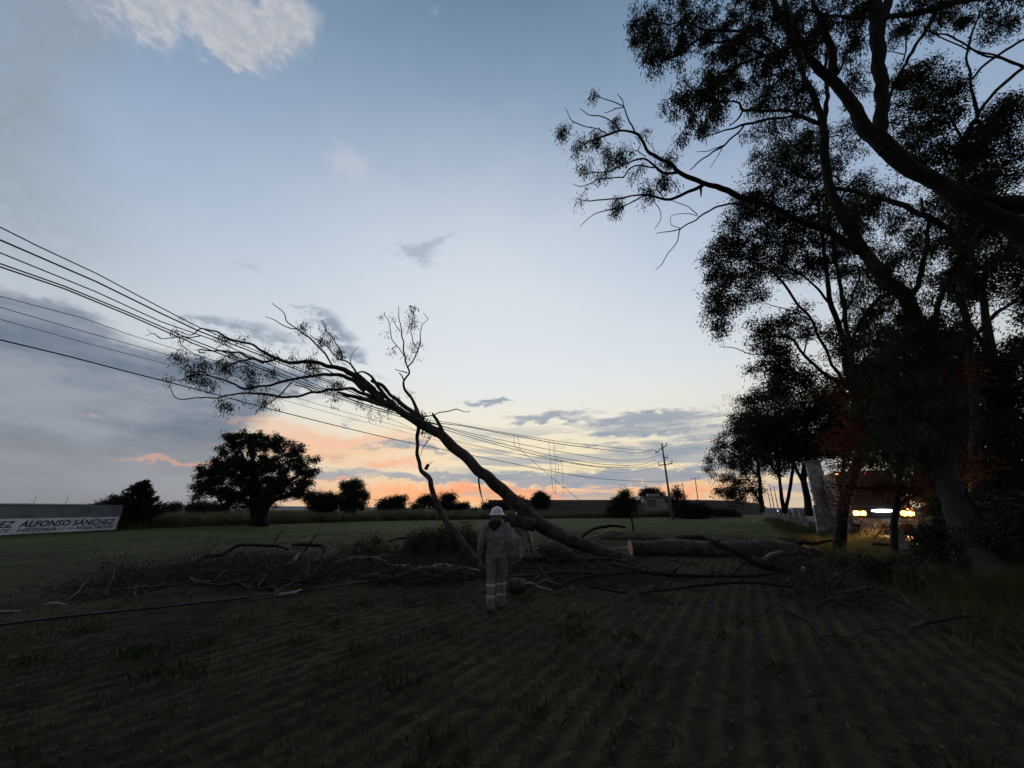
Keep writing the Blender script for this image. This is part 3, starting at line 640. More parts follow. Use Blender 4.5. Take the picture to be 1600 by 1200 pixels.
g = np.random.default_rng(91); cl_ = np.stack([g.uniform(-9, 3, 90), g.uniform(1.6, 16, 90)], 1); n = 5200; i = g.integers(0, 90, n); a = cl_[i] + g.normal(size=(n, 2)) * .13
pos = U * a[:, 1:2] + NN * a[:, :1]; pos[:, 2] = 0
blades('field_weeds', pos, .13, .014, 'grass', g, .6, label='scattered darker weed tufts growing between the crop rows', cat='weeds')

n = 14000; s_ = 2.2 + g.uniform(size=n) * 11; t_ = 3.55 + np.abs(g.normal(size=n)) * .55; t_ = np.where(t_ > 4.9, 4.2, t_); pos = U * s_[:, None] + NN * t_[:, None]; pos[:, 2] = hz(t_)
blades('tall_verge_grass', pos, .62 + .25 * np.sin(s_ * 1.3 + t_ * 2), .013, 'verge_grass', g, .35, label='tall loose green grass growing low down at the right', cat='grass')
n = 2600; xw = g.uniform(-.5, 15.2, n); pw_ = np.stack([B0[0] + dw[0] * xw + nw[0] * g.uniform(.03, .5, n), B0[1] + dw[1] * xw + nw[1] * g.uniform(.03, .5, n), np.zeros(n)], 1)
blades('wall_foot_grass', pw_, .13, .03, 'grass', g, .35, label='dark weeds along the foot of the painted wall', cat='weeds')

# ------------------------------------------------------------------ the leaning broken tree
def z2(*a, w=None): return [(x / 4 + 200, y / 4 + 450, ww) for x, y, ww in a]
def z3(*a): return [(x / 4 + 560, y / 4 + 450, ww) for x, y, ww in a]
def shift(L, f): return [(x, y, w, f(x, y)) for x, y, w in L]
YT = 12.9
fx = lambda x, y: (x - 660) * .0026 if x < 660 else (x - 660) * .0006
root = thing('fallen_tree', 'broken eucalyptus leaning across the wires with its crown on the bundle', 'tree', G(992, 880))
gT = np.random.default_rng(21)
trunk = [(997, 879, 12), (975, 873, 22), (945, 864, 27), (915, 853, 29), (880, 839, 31), (850, 823, 33), (828, 806, 31), (800, 781, 27), (775, 756, 25), (745, 731, 22), (715, 703, 20), (690, 681, 19), (660, 663, 19), (630, 645, 15), (602, 629, 13), (578, 609, 12), (552, 588, 9)]
L2 = {
 'a': z2((1540, 640, 11), (1480, 590, 11), (1400, 540, 11), (1300, 500, 11), (1200, 470, 8), (1100, 465, 8), (1000, 460, 7), (920, 440, 7), (850, 400, 6), (780, 360, 5), (700, 335, 5), (600, 300, 4.5), (540, 270, 3.5), (450, 255, 3), (400, 292, 2.2), (300, 268, 1.6)),
 'b': z2((1480, 640, 10), (1400, 575, 9), (1300, 545, 7.5), (1200, 545, 6.5), (1100, 560, 6), (1000, 580, 6), (900, 603, 5.5), (800, 620, 5), (720, 627, 4.5), (660, 600, 4), (600, 570, 3.5), (560, 560, 3.2), (480, 545, 2.6), (400, 545, 2.2), (320, 575, 1.6), (285, 568, 1.2)),
 'c': z2((1560, 702, 10), (1450, 650, 7), (1380, 628, 6), (1300, 635, 6), (1200, 655, 6), (1100, 665, 5.5), (1000, 685, 5.5), (900, 675, 5), (800, 660, 4.5), (700, 655, 4), (620, 670, 3.5), (540, 690, 3), (430, 690, 2.6), (320, 692, 2.2), (260, 642, 1.6), (240, 590, 1.2), (210, 560, .9)),
 'd': z2((1610, 735, 11), (1520, 705, 10), (1440, 685, 9), (1350, 662, 8), (1310, 650, 3)),
 'e': z2((920, 445, 5), (860, 462, 5), (800, 442, 4), (720, 452, 3.5), (640, 480, 3), (585, 515, 2.5), (560, 545, 2)),
 'f': z2((850, 470, 5), (760, 440, 5), (700, 400, 4), (620, 396, 4), (540, 385, 3.5), (475, 380, 3), (440, 388, 2.5), (452, 408, 2.5), (480, 400, 2)),
 'g': z2((1275, 482, 4), (1210, 382, 4), (1130, 312, 3.5), (1060, 262, 3), (995, 210, 2.4), (980, 160, 2), (940, 120, 1.8), (902, 92, 1.4)),
 'g2': z2((1060, 258, 2.5), (980, 240, 2), (920, 205, 1.6), (862, 175, 1.1)),
 'h': z2((1440, 555, 5), (1385, 475, 4), (1310, 440, 3.5), (1260, 382, 3), (1200, 342, 2.4), (1140, 290, 1.8)),
 'h2': z2((1340, 455, 3), (1335, 395, 2.4), (1290, 322, 2.2), (1240, 260, 1.6), (1214, 210, 1.2)),
 'h3': z2((1400, 500, 2.2), (1392, 450, 1.6), (1412, 400, 1.2), (1442, 368, .9)),
 'i': z2((1025, 585, 3.5), (980, 640, 3.2), (920, 690, 3), (850, 738, 2.5), (815, 752, 2), (790, 785, 1.6)),
 'j': z2((1160, 655, 3.5), (1110, 622, 3), (1045, 612, 2.5), (1060, 590, 1.6)),
 'k': z2((1600, 690, 6), (1560, 650, 6), (1510, 600, 5), (1470, 555, 4.5), (1430, 532, 4), (1400, 545, 3)),
 'l': z2((780, 520, 1.6), (740, 540, 1.6), (800, 590, 1.4)), 'm': z2((560, 560, 2), (470, 530, 1.8), (400, 528, 1.8), (340, 490, 1.3), (292, 465, 1)),
 'n': z2((450, 300, 2.4), (390, 310, 2.2), (320, 305, 2.2), (205, 315, 1.8), (160, 285, 1.2), (105, 290, .9)), 'o': z2((205, 312, 1.2), (150, 280, 1), (128, 255, .8)),
 'p': z2((320, 305, 1.6), (330, 345, 1.6), (400, 400, 1.6), (440, 425, 1.5), (500, 480, 1.4)), 'q': z2((640, 400, 2), (690, 440, 2), (820, 500, 2), (900, 520, 1.6)),
 'r': z2((1100, 530, 2), (1150, 505, 2), (1230, 510, 2.4), (1300, 540, 3)),
 's': [(694, 683, 7), (690, 672, 7), (684, 659, 6), (678, 647, 5), (676, 644, 1)],
 't': [(655, 653, 2), (668, 651, 2), (677, 649, 1.8), (687, 643, 1.8), (700, 642, 1.6), (712, 639, 1.5), (722, 642, 1.2), (738, 640, .9)],
 'u': [(674, 681, 2), (667, 692, 1.8), (660, 703, 1.5), (657, 714, 1.2)],
 'v': [(936, 861, 6), (917, 852, 6), (896, 841, 6), (870, 832, 5), (847, 822, 4), (830, 808, 3), (822, 800, 2)],
 'w': [(617, 634, 9), (595, 611, 8), (585, 596, 7), (578, 586, 5), (566, 580, 4), (557, 583, 3)],
 'x': [(662, 656, 11), (640, 640, 10), (620, 625, 9), (600, 606, 8), (580, 596, 7)],
}
stub = [(836, 820, 20), (820, 817, 19), (800, 814, 18), (788, 812, 17)]
tp = limb([(x, y, w * (.78 if x < 800 else .70), d) for x, y, w, d in shift(trunk, fx)], YT, .12, .12, gT)
B = Geo(); B.tube(*tp, 12)
sk = [tp]
for k_, L in L2.items():
    r = limb([(x, y, w * (.72 if k_ not in 'st' else 1), fx(x, y) + {'c': .35, 'f': -.3, 'g': -.4, 'i': .2, 's': -.1, 'v': .35}.get(k_, 0.0) * min(1, abs(x - L[0][0]) / 60)) for x, y, w in L], YT, .1, .22, gT); sk.append(r); B.tube(*r, 7)
S_ = Geo(); st_ = limb(stub, YT - .15, .15, .08, gT); S_.tube(*st_, 12); sb = S_.build('sawn_stub', M['bark'], root)
def disc(p, n, r, mat, parent, k=16):
    n = n / np.linalg.norm(n); a = np.cross(n, [0, 0, 1.]); a /= np.linalg.norm(a); b = np.cross(n, a); th = np.arange(k) * 2 * math.pi / k
    rr = r * (1 + .05 * np.sin(th * 3 + 1)); v = np.vstack([p + n * .004 + (a * np.cos(t_) + b * np.sin(t_)) * q for t_, q in zip(th, rr)] + [p + n * .012]); j = np.arange(k)
    return Geo().add(v, None, np.stack([j, (j + 1) % k, np.full(k, k)], -1)).build('cut_face', M[mat], parent, smooth=False)
disc(st_[0][-1], st_[0][-1] - st_[0][-2], st_[1][-1] * .97, 'wood_pale', sb)
bs = limb([(748, 738, 3), (748, 752, 4), (750, 766, 3.5), (753, 778, 2), (757, 790, 1)], YT, .1); Geo().tube(bs[0], bs[1] * .8, 5).build('hanging_bark', M['bark'], root)
cl = [(1120, 240, 40), (1230, 290, 58), (1330, 390, 48), (1170, 425, 38), (1040, 415, 52), (720, 300, 34), (600, 300, 34), (920, 405, 36), (860, 370, 26), (330, 400, 52), (480, 455, 55), (600, 475, 60), (700, 500, 68), (560, 610, 30), (420, 535, 55), (500, 575, 48),
      (760, 580, 38), (820, 560, 26), (850, 640, 34), (600, 700, 40), (640, 735, 20), (850, 690, 34), (1150, 510, 44), (1300, 600, 36), (1260, 610, 34), (1450, 712, 28), (1180, 500, 26), (900, 520, 40), (960, 740, 16), (720, 690, 22), (660, 390, 44), (240, 560, 26), (1290, 690, 16), (800, 500, 40), (380, 320, 22), (300, 240, 20), (1330, 585, 24), (420, 480, 40), (1500, 730, 22)]
blobs = [(x / 4 + 200, y / 4 + 450, r / 4, r / 4 * .85, fx(x / 4 + 200, 0)) for x, y, r in cl] + [(625, 620, 10, 8), (615, 630, 8, 5), (660, 645, 9, 7), (668, 668, 10, 7), (590, 642, 8, 5)]
att = attractors(blobs, YT, .075, gT, 1.6)
tw = grow(sk, att, .0045, gT, .15, bend=.45, wig=.09); [B.tube(p, r, 4, cap=False) for p, r in tw]
bare = attractors([(b[0], b[1], b[2] * 1.9, b[3] * 1.9, fx(b[0], 0)) for b in blobs], YT, .014, gT, 1.5); twb = grow(sk, bare, .0035, gT, .12, bend=.5, wig=.12, maxlen=1.3); [B.tube(p, r, 4, cap=False) for p, r in twb]
B.build('trunk', M['bark'], root); foliage(tw, 20, .085, .16, .026, gT, 1.6).build('leaves', M['leaf'], root, smooth=False)

# ------------------------------------------------------------------ second broken limb propped upright through it
root = thing('propped_limb', 'thin broken limb standing upright through the leaning trunk with a leafy tip', 'tree limb', G(755, 893))
YL = 13.05; gT = np.random.default_rng(22)
main = z3((250, 112, 1), (250, 180, 1.5), (262, 260, 2), (280, 330, 2.4), (285, 400, 2.8), (300, 480, 3.4), (313, 530, 3.8), (286, 590, 4), (310, 650, 5), (350, 712, 6), (375, 790, 7), (373, 870, 7.5), (366, 950, 7.5), (366, 1050, 8), (390, 1120, 9), (420, 1165, 11), (445, 1200, 10)) + [(678, 775, 10), (690, 800, 12), (704, 824, 15), (722, 848, 18), (740, 872, 20), (757, 893, 19)]
main = [(x, y, w * .78, (0 if y < 760 else -(y - 760) * .0070)) for x, y, w in main]
sub = [z3((305, 500, 2.4), (350, 440, 2.2), (375, 380, 1.8), (385, 310, 1.5), (400, 240, 1.3), (440, 200, 1.1), (410, 160, .8)), z3((375, 380, 1.5), (335, 322, 1.4), (330, 250, 1.2), (345, 150, 1)), z3((290, 430, 1.8), (265, 390, 1.6), (215, 330, 1.5), (200, 260, 1.3), (190, 210, 1.1), (160, 150, .8)),
       z3((262, 270, 1.3), (235, 240, 1.1), (210, 200, .8)), z3((420, 1135, 6), (438, 1102, 5)), z3((432, 1110, 1.2), (465, 1085, .9)), z3((305, 530, 2), (270, 520, 1.6), (232, 500, 1)), z3((283, 575, 2.2), (268, 545, 1.8), (252, 530, 1.2)), z3((300, 290, 1.2), (318, 240, 1), (310, 170, .8))]
sk = [limb(main, YL, .1, .15, gT)] + [limb(s_, YL, .08, .2, gT) for s_ in sub]
B = Geo(); B.tube(*sk[0], 10); [B.tube(*r, 6) for r in sk[1:]]
cl = [(330, 135, 38), (150, 265, 20), (345, 210, 30), (210, 385, 24), (345, 350, 30), (300, 190, 20), (225, 190, 22), (385, 430, 14), (395, 340, 14), (325, 420, 16), (330, 640, 12), (410, 780, 20), (140, 175, 16), (290, 260, 14)]
att = attractors([(x / 4 + 560, y / 4 + 450, r / 4, r / 4) for x, y, r in cl], YL, .09, gT, 1.5); tw = grow(sk, att, .004, gT, .12, wig=.1)
[B.tube(p, r, 4, cap=False) for p, r in tw]; B.build('trunk', M['bark'], root)
foliage(tw, 14, .075, .15, .024, gT, 1.3).build('leaves', M['leaf'], root, smooth=False)

# ------------------------------------------------------------------ sawn log and ground branches
gT = np.random.default_rng(5)
def gbranch(name, label, pts, mat='bark', lift=.5, k=7, group=None, cat='branch', cut=False, jit=.18, wsc=1.0, sub=0, z0=0.0):
    ybase = min(G(x, y)[1] for x, y, w in pts); rows = []
    for x, y, w in pts:
        yy = G(x, y, z0)[1] * (1 - lift) + ybase * lift; p = P(x, y, yy); r = w * wsc / 2 * mpp(x, y, yy); p[2] = max(p[2], r * .5); rows.append([*p, r])
    a = smooth_line(rows, .1); p, r = a[:, :3], np.abs(a[:, 3]); nz = gT.normal(size=p.shape); nz[1:-1] = (nz[:-2] + 2 * nz[1:-1] + nz[2:]) / 4; nz[0] = nz[-1] = 0
    p = p + nz * (r * jit * 1.4)[:, None]; lf = gT.normal(size=len(r) + 8); kk = np.hanning(9); kk /= kk.sum(); r = r * (1 + .12 * np.convolve(lf, kk, 'valid')); B = Geo(); B.tube(p, r, k)
    if cut:
        rt = thing(name, label, cat, p[0] * np.array([1, 1, 0]), group=group); B.build('trunk', M[mat], rt); return rt, p, r
    for _ in range(sub):
        i = gT.integers(len(p) // 4, len(p)); L = gT.uniform(.3, .9); d = p[min(i + 1, len(p) - 1)] - p[i - 1]; d /= np.linalg.norm(d); d = d + gT.normal(size=3) * .6; d[2] = abs(d[2]) * .6; q = p[i] + np.cumsum(np.vstack([np.zeros(3)] + [d / np.linalg.norm(d) * L / 4 + gT.normal(size=3) * .05 for _ in range(4)]), 0)
        B.tube(q, np.linspace(r[i] * .5, .004, 5), 5)
    o = B.build(name, M[mat]); origin_to(o, p[0]); return setp(o, label, cat, group)
log = [(985, 857, 23), (1002, 857, 23), (1030, 856, 24), (1060, 856, 24), (1090, 857, 25), (1120, 859, 26), (1150, 861, 28), (1180, 863, 29), (1210, 865, 29), (1240, 866, 26), (1262, 866, 20), (1285, 868, 10)]
rt, p, r = gbranch('sawn_log', 'thick horizontal sawn log with a fresh orange cut end', log, 'bark_pale', 1.0, 16, cat='log', cut=True, jit=.05)
ROOT_disc = disc(p[0], p[0] - p[1], r[0] * .98, 'cut_wood', rt, 24)
for L, nm in (([(1195, 872, 12), (1215, 880, 10), (1235, 888, 7), (1250, 900, 4)], 'root_limb'), ([(1225, 862, 12), (1250, 850, 8), (1280, 848, 5), (1310, 845, 3)], 'root_limb')):
    q = limb([(x, y, w, .0) for x, y, w in L], p[0][1] - .1, .15, .2, gT); Geo().tube(*q, 8).build(nm, M['bark_dark'], rt)
GB = 'loose branches lying around the fallen tree'
N = [
 ('long dark limb resting over the log and sloping down right', [(1111, 846, 8), (1125, 852, 9), (1145, 861, 9), (1180, 878, 10), (1215, 890, 9), (1245, 900, 6)], 'bark_dark', .9, 1),
 ('pale curved limb arching just behind the sawn log', [(1028, 853, 4), (1045, 845, 6), (1060, 840, 7), (1085, 839, 7), (1110, 843, 6), (1135, 850, 4)], 'bark', .8, 0),
 ('short pale hooked root near the right end of the log', [(1192, 883, 4), (1194, 875, 6), (1204, 868, 6), (1216, 864, 5), (1226, 862, 3)], 'wood_pale', 1, 0),
 ('long nearly straight limb on the ground below the log', [(951, 879, 4), (972, 885, 5), (1004, 893, 6), (1036, 897, 6), (1060, 899, 6), (1120, 900, 5), (1175, 900, 4), (1212, 895, 2)], 'bark_dark', .3, 3),
 ('thinner long limb curving across the crop rows, nearest one', [(1000, 928, 2), (1012, 925, 3), (1062, 919, 3), (1100, 914, 4), (1160, 910, 4), (1200, 912, 4), (1245, 918, 3)], 'bark_dark', .3, 3),
 ('grey branch at the ditch edge left of the bent ring', [(1220, 927, 2), (1245, 926, 3), (1275, 927, 3), (1288, 933, 3), (1297, 938, 2)], 'bark', .5, 2),
 ('dark twig rising steeply from the ditch', [(1300, 932, 3), (1305, 920, 3), (1312, 909, 2.6), (1320, 897, 2), (1326, 889, 1.4)], 'bark_dark', 1, 0),
 ('thin branch bent into a ring in the verge grass', [(1312, 937, 2.4), (1325, 947, 3), (1345, 952, 3), (1356, 945, 2.4), (1358, 934, 2)], 'bark_dark', .5, 0),
 ('long slanting stick running down the verge towards the camera', [(1230, 950, 5), (1243, 958, 5), (1265, 972, 3), (1283, 993, 3), (1310, 1017, 3), (1333, 1040, 3), (1350, 1060, 3.4), (1367, 1067, 2), (1390, 1087, 2)], 'bark_dark', .1, 0),
 ('pale stick raised above the dark verge at right', [(1407, 985, 4), (1430, 979, 5), (1450, 973, 5), (1480, 967, 5), (1507, 962, 4), (1540, 961, 2)], 'bark', 1, 0),
 ('short upright pale stick in the right verge', [(1517, 987, 2), (1518, 1000, 3), (1520, 1014, 3)], 'bark_pale', 1, 0),
 ('crooked dead branch below the truck headlights', [(1363, 850, 3), (1393, 852, 4), (1403, 862, 5), (1412, 869, 5), (1427, 873, 5), (1483, 873, 4), (1533, 877, 3)], 'bark_dark', 1, 2),
 ('side branch hanging from the crooked dead branch', [(1412, 869, 3), (1403, 876, 3), (1399, 886, 2.4), (1396, 900, 1.4)], 'bark_dark', 1, 0),
 ('long arched dark branch at the far side of the left debris', [(305, 880, 3), (322, 871, 5), (350, 865, 4.5), (375, 852, 4), (405, 852, 4), (435, 854, 3.5), (451, 859, 2)], 'bark_dark', .9, 0),
 ('fine upright twig growing from the long arched branch', [(427, 853, 1.6), (431, 843, 1.6), (437, 835, 1.4), (445, 827, 1)], 'bark_dark', 1, 0),
 ('short arched dark branch ending in a downward hook', [(456, 852, 3), (470, 851, 4), (490, 852, 4), (504, 854, 4), (506, 864, 3)], 'bark_dark', .9, 0),
 ('forked twig standing behind the hooked branch', [(475, 864, 2.6), (480, 855, 2.2), (486, 846, 1.8), (495, 837, 1.2)], 'bark_dark', 1, 3),
 ('pale elbow shaped branch in the left debris', [(420, 892, 4), (430, 886, 5), (450, 881, 5), (461, 875, 5), (464, 867, 3)], 'wood_pale', .6, 0),
 ('flat dark branch crossing the pale elbow branch', [(432, 870, 3), (455, 871, 4), (480, 872, 3)], 'bark', .5, 1),
 ('pale stripped branch lying against the black cable', [(390, 937, 3), (425, 931, 4), (455, 927, 4.5), (470, 922, 4)], 'wood_pale', .3, 0),
 ('pale branch bent downward at its right end', [(520, 880, 4), (550, 873, 5), (575, 872, 5), (597, 875, 5), (606, 884, 4)], 'wood_pale', .7, 1),
 ('long pale branch leading towards the propped limb', [(606, 882, 4), (630, 885, 5), (662, 889, 6), (695, 884, 6), (730, 889, 5), (750, 893, 4)], 'wood_pale', .5, 0),
 ('thick dark limb on the ground left of the person', [(562, 902, 6), (587, 900, 8), (612, 904, 8), (637, 896, 8), (662, 892, 8), (700, 892, 8), (742, 898, 6)], 'bark', .4, 2),
 ('thin dark limb parallel below the thick dark limb', [(592, 908, 4), (637, 904, 4), (700, 900, 4), (740, 905, 3)], 'bark_dark', .4, 2),
 ('thin arched twig in front of the leafy heap', [(607, 847, 2.4), (620, 842, 2.6), (637, 841, 2.6), (655, 847, 2)], 'bark_dark', 1, 0),
 ('small grey branch in the middle of the left debris', [(472, 895, 3), (490, 891, 4), (507, 886, 3)], 'bark', .5, 1),
 ('pale branch end at the far left of the debris', [(298, 904, 3), (312, 909, 4), (327, 909, 3)], 'wood_pale', .4, 0),
 ('bleached stick lying alone on the left grass', [(68, 946, 3), (85, 944, 4), (102, 947, 4)], 'wood_pale', .2, 0),
 ('bleached stick cut by the left picture edge', [(-12, 957, 4), (10, 957, 5), (32, 956, 3)], 'wood_pale', .2, 0),
 ('dark arched branch left of the wooden stake', [(909, 840, 3), (921, 830, 3.4), (936, 825, 3.4), (955, 822, 3.4), (978, 824, 3.4)], 'bark_dark', 1, 1),
 ('straight bleached stick below the arched branch', [(917, 843, 2.4), (934, 837, 2.4), (953, 830, 2.6), (975, 833, 2)], 'wood_pale', 1, 0),
 ('thick dark limb lying behind the person to the right', [(815, 873, 5), (845, 874, 6), (879, 878, 6), (917, 874, 6), (951, 874, 5)], 'bark_dark', .5, 2),
 ('thin forked branch right of the person', [(866, 920, 3), (887, 910, 4), (909, 904, 4), (951, 898, 3), (996, 893, 3)], 'bark_dark', .5, 4),
 ('pale bent branch right of the person knees', [(819, 913, 3), (828, 911, 4), (845, 918, 4), (862, 922, 3.4)], 'wood_pale', .5, 1),
 ('short grey stick right of the pale bent branch', [(890, 918, 2.4), (900, 923, 3), (911, 927, 2)], 'bark_pale', .4, 0),
 ('thin dark branch pointing down to the crop rows', [(915, 915, 3), (930, 918, 3), (947, 922, 3), (982, 927, 2)], 'bark_dark', .4, 2),
 ('pale curved branch behind the sawn tree base', [(832, 862, 2.6), (845, 855, 3.4), (862, 853, 3)], 'wood_pale', .9, 0),
 ('grey branch under the leaning trunk', [(880, 863, 3), (895, 862, 4), (912, 861, 4)], 'bark_pale', .7, 1),
 ('pale forked branch touching the log cut end', [(945, 858, 3), (958, 859, 4), (972, 859, 4), (982, 855, 3)], 'wood_pale', .9, 0),
 ('curved limb below the foot of the leaning trunk', [(905, 874, 3), (930, 872, 4), (960, 874, 4), (985, 880, 5), (1000, 888, 4), (1012, 893, 3)], 'bark', .6, 1),
 ('dark limb meeting the long limb near the trunk foot', [(780, 902, 3), (830, 898, 4), (880, 894, 4), (930, 896, 4), (970, 893, 3)], 'bark', .3, 4),
 ('faint grey branch lying at the far left of the debris', [(150, 925, 2), (190, 921, 3), (240, 917, 3), (280, 913, 3)], 'bark', .3, 3),
 ('thin branch with twigs beside the grey far left branch', [(230, 900, 2), (270, 897, 3), (330, 893, 3), (380, 890, 2)], 'bark', .3, 4),
]
for lab, pts, m_, lift, sub in N:
    gbranch('fallen_branch', lab, pts, m_, lift, 8, GB, sub=sub + 1, z0=.14 if pts[0][1] < 935 and pts[0][0] < 1100 else 0.0, wsc=1.15)
# wooden stake on its mound, chopped block, litter
b = G(990, 829); gs = Geo(); gs.tube([b + [0, 0, -.1], b + [-.02, 0, .35], b + [-.09, 0, (829 - 807) * mpp(988, 808, b[1])]], [.085, .08, .075], 7); o = gs.build('wooden_stake', M['bark_dark'], smooth=False); origin_to(o, b); setp(o, 'short dark wooden stake leaning on a low grassy mound', 'stake')
b = G(985, 842); gm = Geo(); th = np.linspace(0, 1, 7); gm.lathe([(1.9 * math.cos(x * 1.57), .42 * math.sin(x * 1.57) - .03) for x in th], b, 26); o = gm.build('mound', M['ground']); origin_to(o, b); o['kind'] = 'structure'
b = G(806, 925); gs = Geo(); gs.tube([b + [-.16, -.08, .13], b + [.0, .0, .14], b + [.18, .08, .13]], [.13, .15, .12], 10); o = gs.build('log_stump', M['bark'], smooth=True); origin_to(o, b); setp(o, 'short chunk of sawn trunk on the ground beside the person feet', 'log')
def blob_mesh(name, b, d, mat, lab, cat, sd):
    g = np.random.default_rng(sd); v = []; k = 9; G_ = Geo(); prof = [(0.02, 0), (.5, .05), (.62, .35), (.4, .75), (.03, 1)]; G_.lathe([(a * d[0], h * d[2]) for a, h in prof], b, k); G_.v[-1][:] += g.normal(size=G_.v[-1].shape) * d[2] * .12
    o = G_.build(name, M[mat], smooth=False); origin_to(o, b); return setp(o, lab, cat)
blob_mesh('plastic_bag', G(1256, 893), (.20, .15, .14), 'litter_white', 'crumpled white plastic litter at the ditch right of the log', 'litter', 1)
blob_mesh('paper_scrap', G(1178, 815), (.30, .3, .25), 'litter_white', 'tiny white scrap far along the verge of the crop rows', 'litter', 2)
# heap of twigs / brush and cut leafy branches
def heap(name, label, polys, n, per, mat_leaf, seed, hmax, leafL=.11, thick=.006, cat='brush', lw=.022, kind='stuff', up=.35):
    g = np.random.default_rng(seed); T_ = Geo(); pos = []; dirs = []
    for (x0, y0, rx, ry, wgt, hh) in polys:
        for _ in range(int(n * wgt)):
            a = g.uniform(0, 6.28); q = g.uniform() ** .5; x, y = x0 + rx * q * math.cos(a), y0 + ry * q * math.sin(a); b = G(x, y); b[2] = g.uniform() ** 2.2 * hh * hmax * (1 - q * .6)
            d = g.normal(size=3); d[2] = abs(d[2]) * up * (.3 + 3.2 * (g.uniform() < .16)); d /= np.linalg.norm(d); L = g.uniform(.25, 1.1); k = 5
            p = b + np.cumsum(np.vstack([np.zeros(3), np.repeat(d[None], k, 0) * L / k + g.normal(size=(k, 3)) * .04]), 0); p[:, 2] = np.maximum(p[:, 2], .015)
            T_.tube(p, np.linspace(g.uniform(.5, 2.2) * thick * (1 + 3.2 * (g.uniform() < .10)), thick * .35, k + 1), 4, cap=False)
            m_ = g.poisson(per); pos.append(p[g.integers(2, k + 1, m_)] + g.normal(size=(m_, 3)) * .07); dd = g.normal(size=(m_, 3)); dirs.append(dd)
    pos = np.vstack(pos); pos[:, 2] = np.maximum(pos[:, 2], .02); dirs = np.vstack(dirs)
    rt = thing(name, label, cat, G(polys[0][0], polys[0][1])); rt['kind'] = kind
    if kind != 'stuff': del rt['kind']
    T_.build('twigs', M['bark'], rt); Geo().leaves(pos, dirs, np.full(len(pos), leafL), np.full(len(pos), lw), g).build('leaves', M[mat_leaf], rt, smooth=False); return rt
heap('brush_debris', 'dark tangle of twigs and bark spread across the field at left', [(230, 905, 80, 14, .5, .3), (330, 900, 70, 16, 1.0, .4), (400, 885, 60, 14, .8, .5), (470, 900, 60, 14, .8, .4), (540, 886, 60, 12, .8, .6), (600, 895, 50, 10, .6, .5), (650, 905, 70, 10, .6, .4), (400, 915, 70, 8, .5, .3), (720, 885, 40, 14, .5, .6), (660, 878, 60, 8, .6, .5), (160, 925, 70, 10, .25, .2)], 300, 6, 'leaf_dark', 31, .34, cat='brush')
heap('brush_debris', 'low tangle of twigs on the ground right of the person', [(850, 895, 80, 22, 1.3, .6), (920, 900, 70, 20, .8, .4), (890, 868, 35, 10, .4, .3), (1010, 905, 50, 12, .3, .2)], 150, 5, 'leaf_dark', 32, .22)
heap('brush_debris', 'dark twig tangle around the root end of the log', [(1225, 885, 45, 16, 1, .8), (1290, 930, 60, 22, 1, .6), (1265, 905, 50, 18, .8, .7)], 170, 7, 'leaf_dark', 33, .34)
def leafy(name, label, blobs, Y, seed, dens=.15, per=52, L=.12, W=.034):
    g = np.random.default_rng(seed); b = P(blobs[0][0], 860, Y) * np.array([1, 1, 0]); rt = thing(name, label, 'cut branches', b); rt['kind'] = 'stuff'
    base = [np.array([b[0] + g.normal() * .5, b[1] + g.normal() * .3, .05]) for _ in range(4)]
    sk = [(np.linspace(q, q + np.array([g.normal() * .5, g.normal() * .3, .5]), 5), np.linspace(.03, .015, 5)) for q in base]
    T_ = Geo(); [T_.tube(p, r, 6) for p, r in sk]; att = attractors(blobs, Y, dens, g, 1.2); att = att[att[:, 2] > .03]; tw = grow(sk, att, .005, g, .2); [T_.tube(p, r, 4, cap=False) for p, r in tw]; T_.build('branches', M['bark'], rt)
    foliage(tw, per, .12, L, W, g, .3).build('leaves', M['leaf_fallen'], rt, smooth=False); return rt
leafy('leafy_heap', 'tall heap of cut leafy branches behind the propped limb', [(700, 838, 26, 18), (770, 855, 20, 20), (690, 850, 35, 24), (660, 845, 25, 16), (725, 845, 25, 26), (745, 860, 22, 22), (640, 858, 22, 12), (712, 865, 35, 18)], 15.5, 41, .10)
leafy('leafy_heap', 'lower leafy heap at left of the tall one', [(575, 855, 28, 16), (600, 862, 24, 10), (550, 862, 22, 12), (585, 845, 14, 8)], 15.8, 42, .09, 22)
leafy('leafy_heap', 'mossy looking leafy clump under the leaning trunk', [(868, 864, 16, 9), (850, 858, 12, 8), (880, 868, 14, 7)], 14.2, 43, .22, 26, .08)

# ------------------------------------------------------------------ standing trees by the road
def zc(*a): return [(x / 4 + 850, y / 4, w) for x, y, w in a]
def z8(*a): return [(x / 4 + 850, y / 4 + 120, w) for x, y, w in a]
def z20(*a): return [(x / 4 + 1200, y / 4, w) for x, y, w in a]
def z33(*a): return [(x / 2.909 + 1050, y / 2.909 + 200, w) for x, y, w in a]
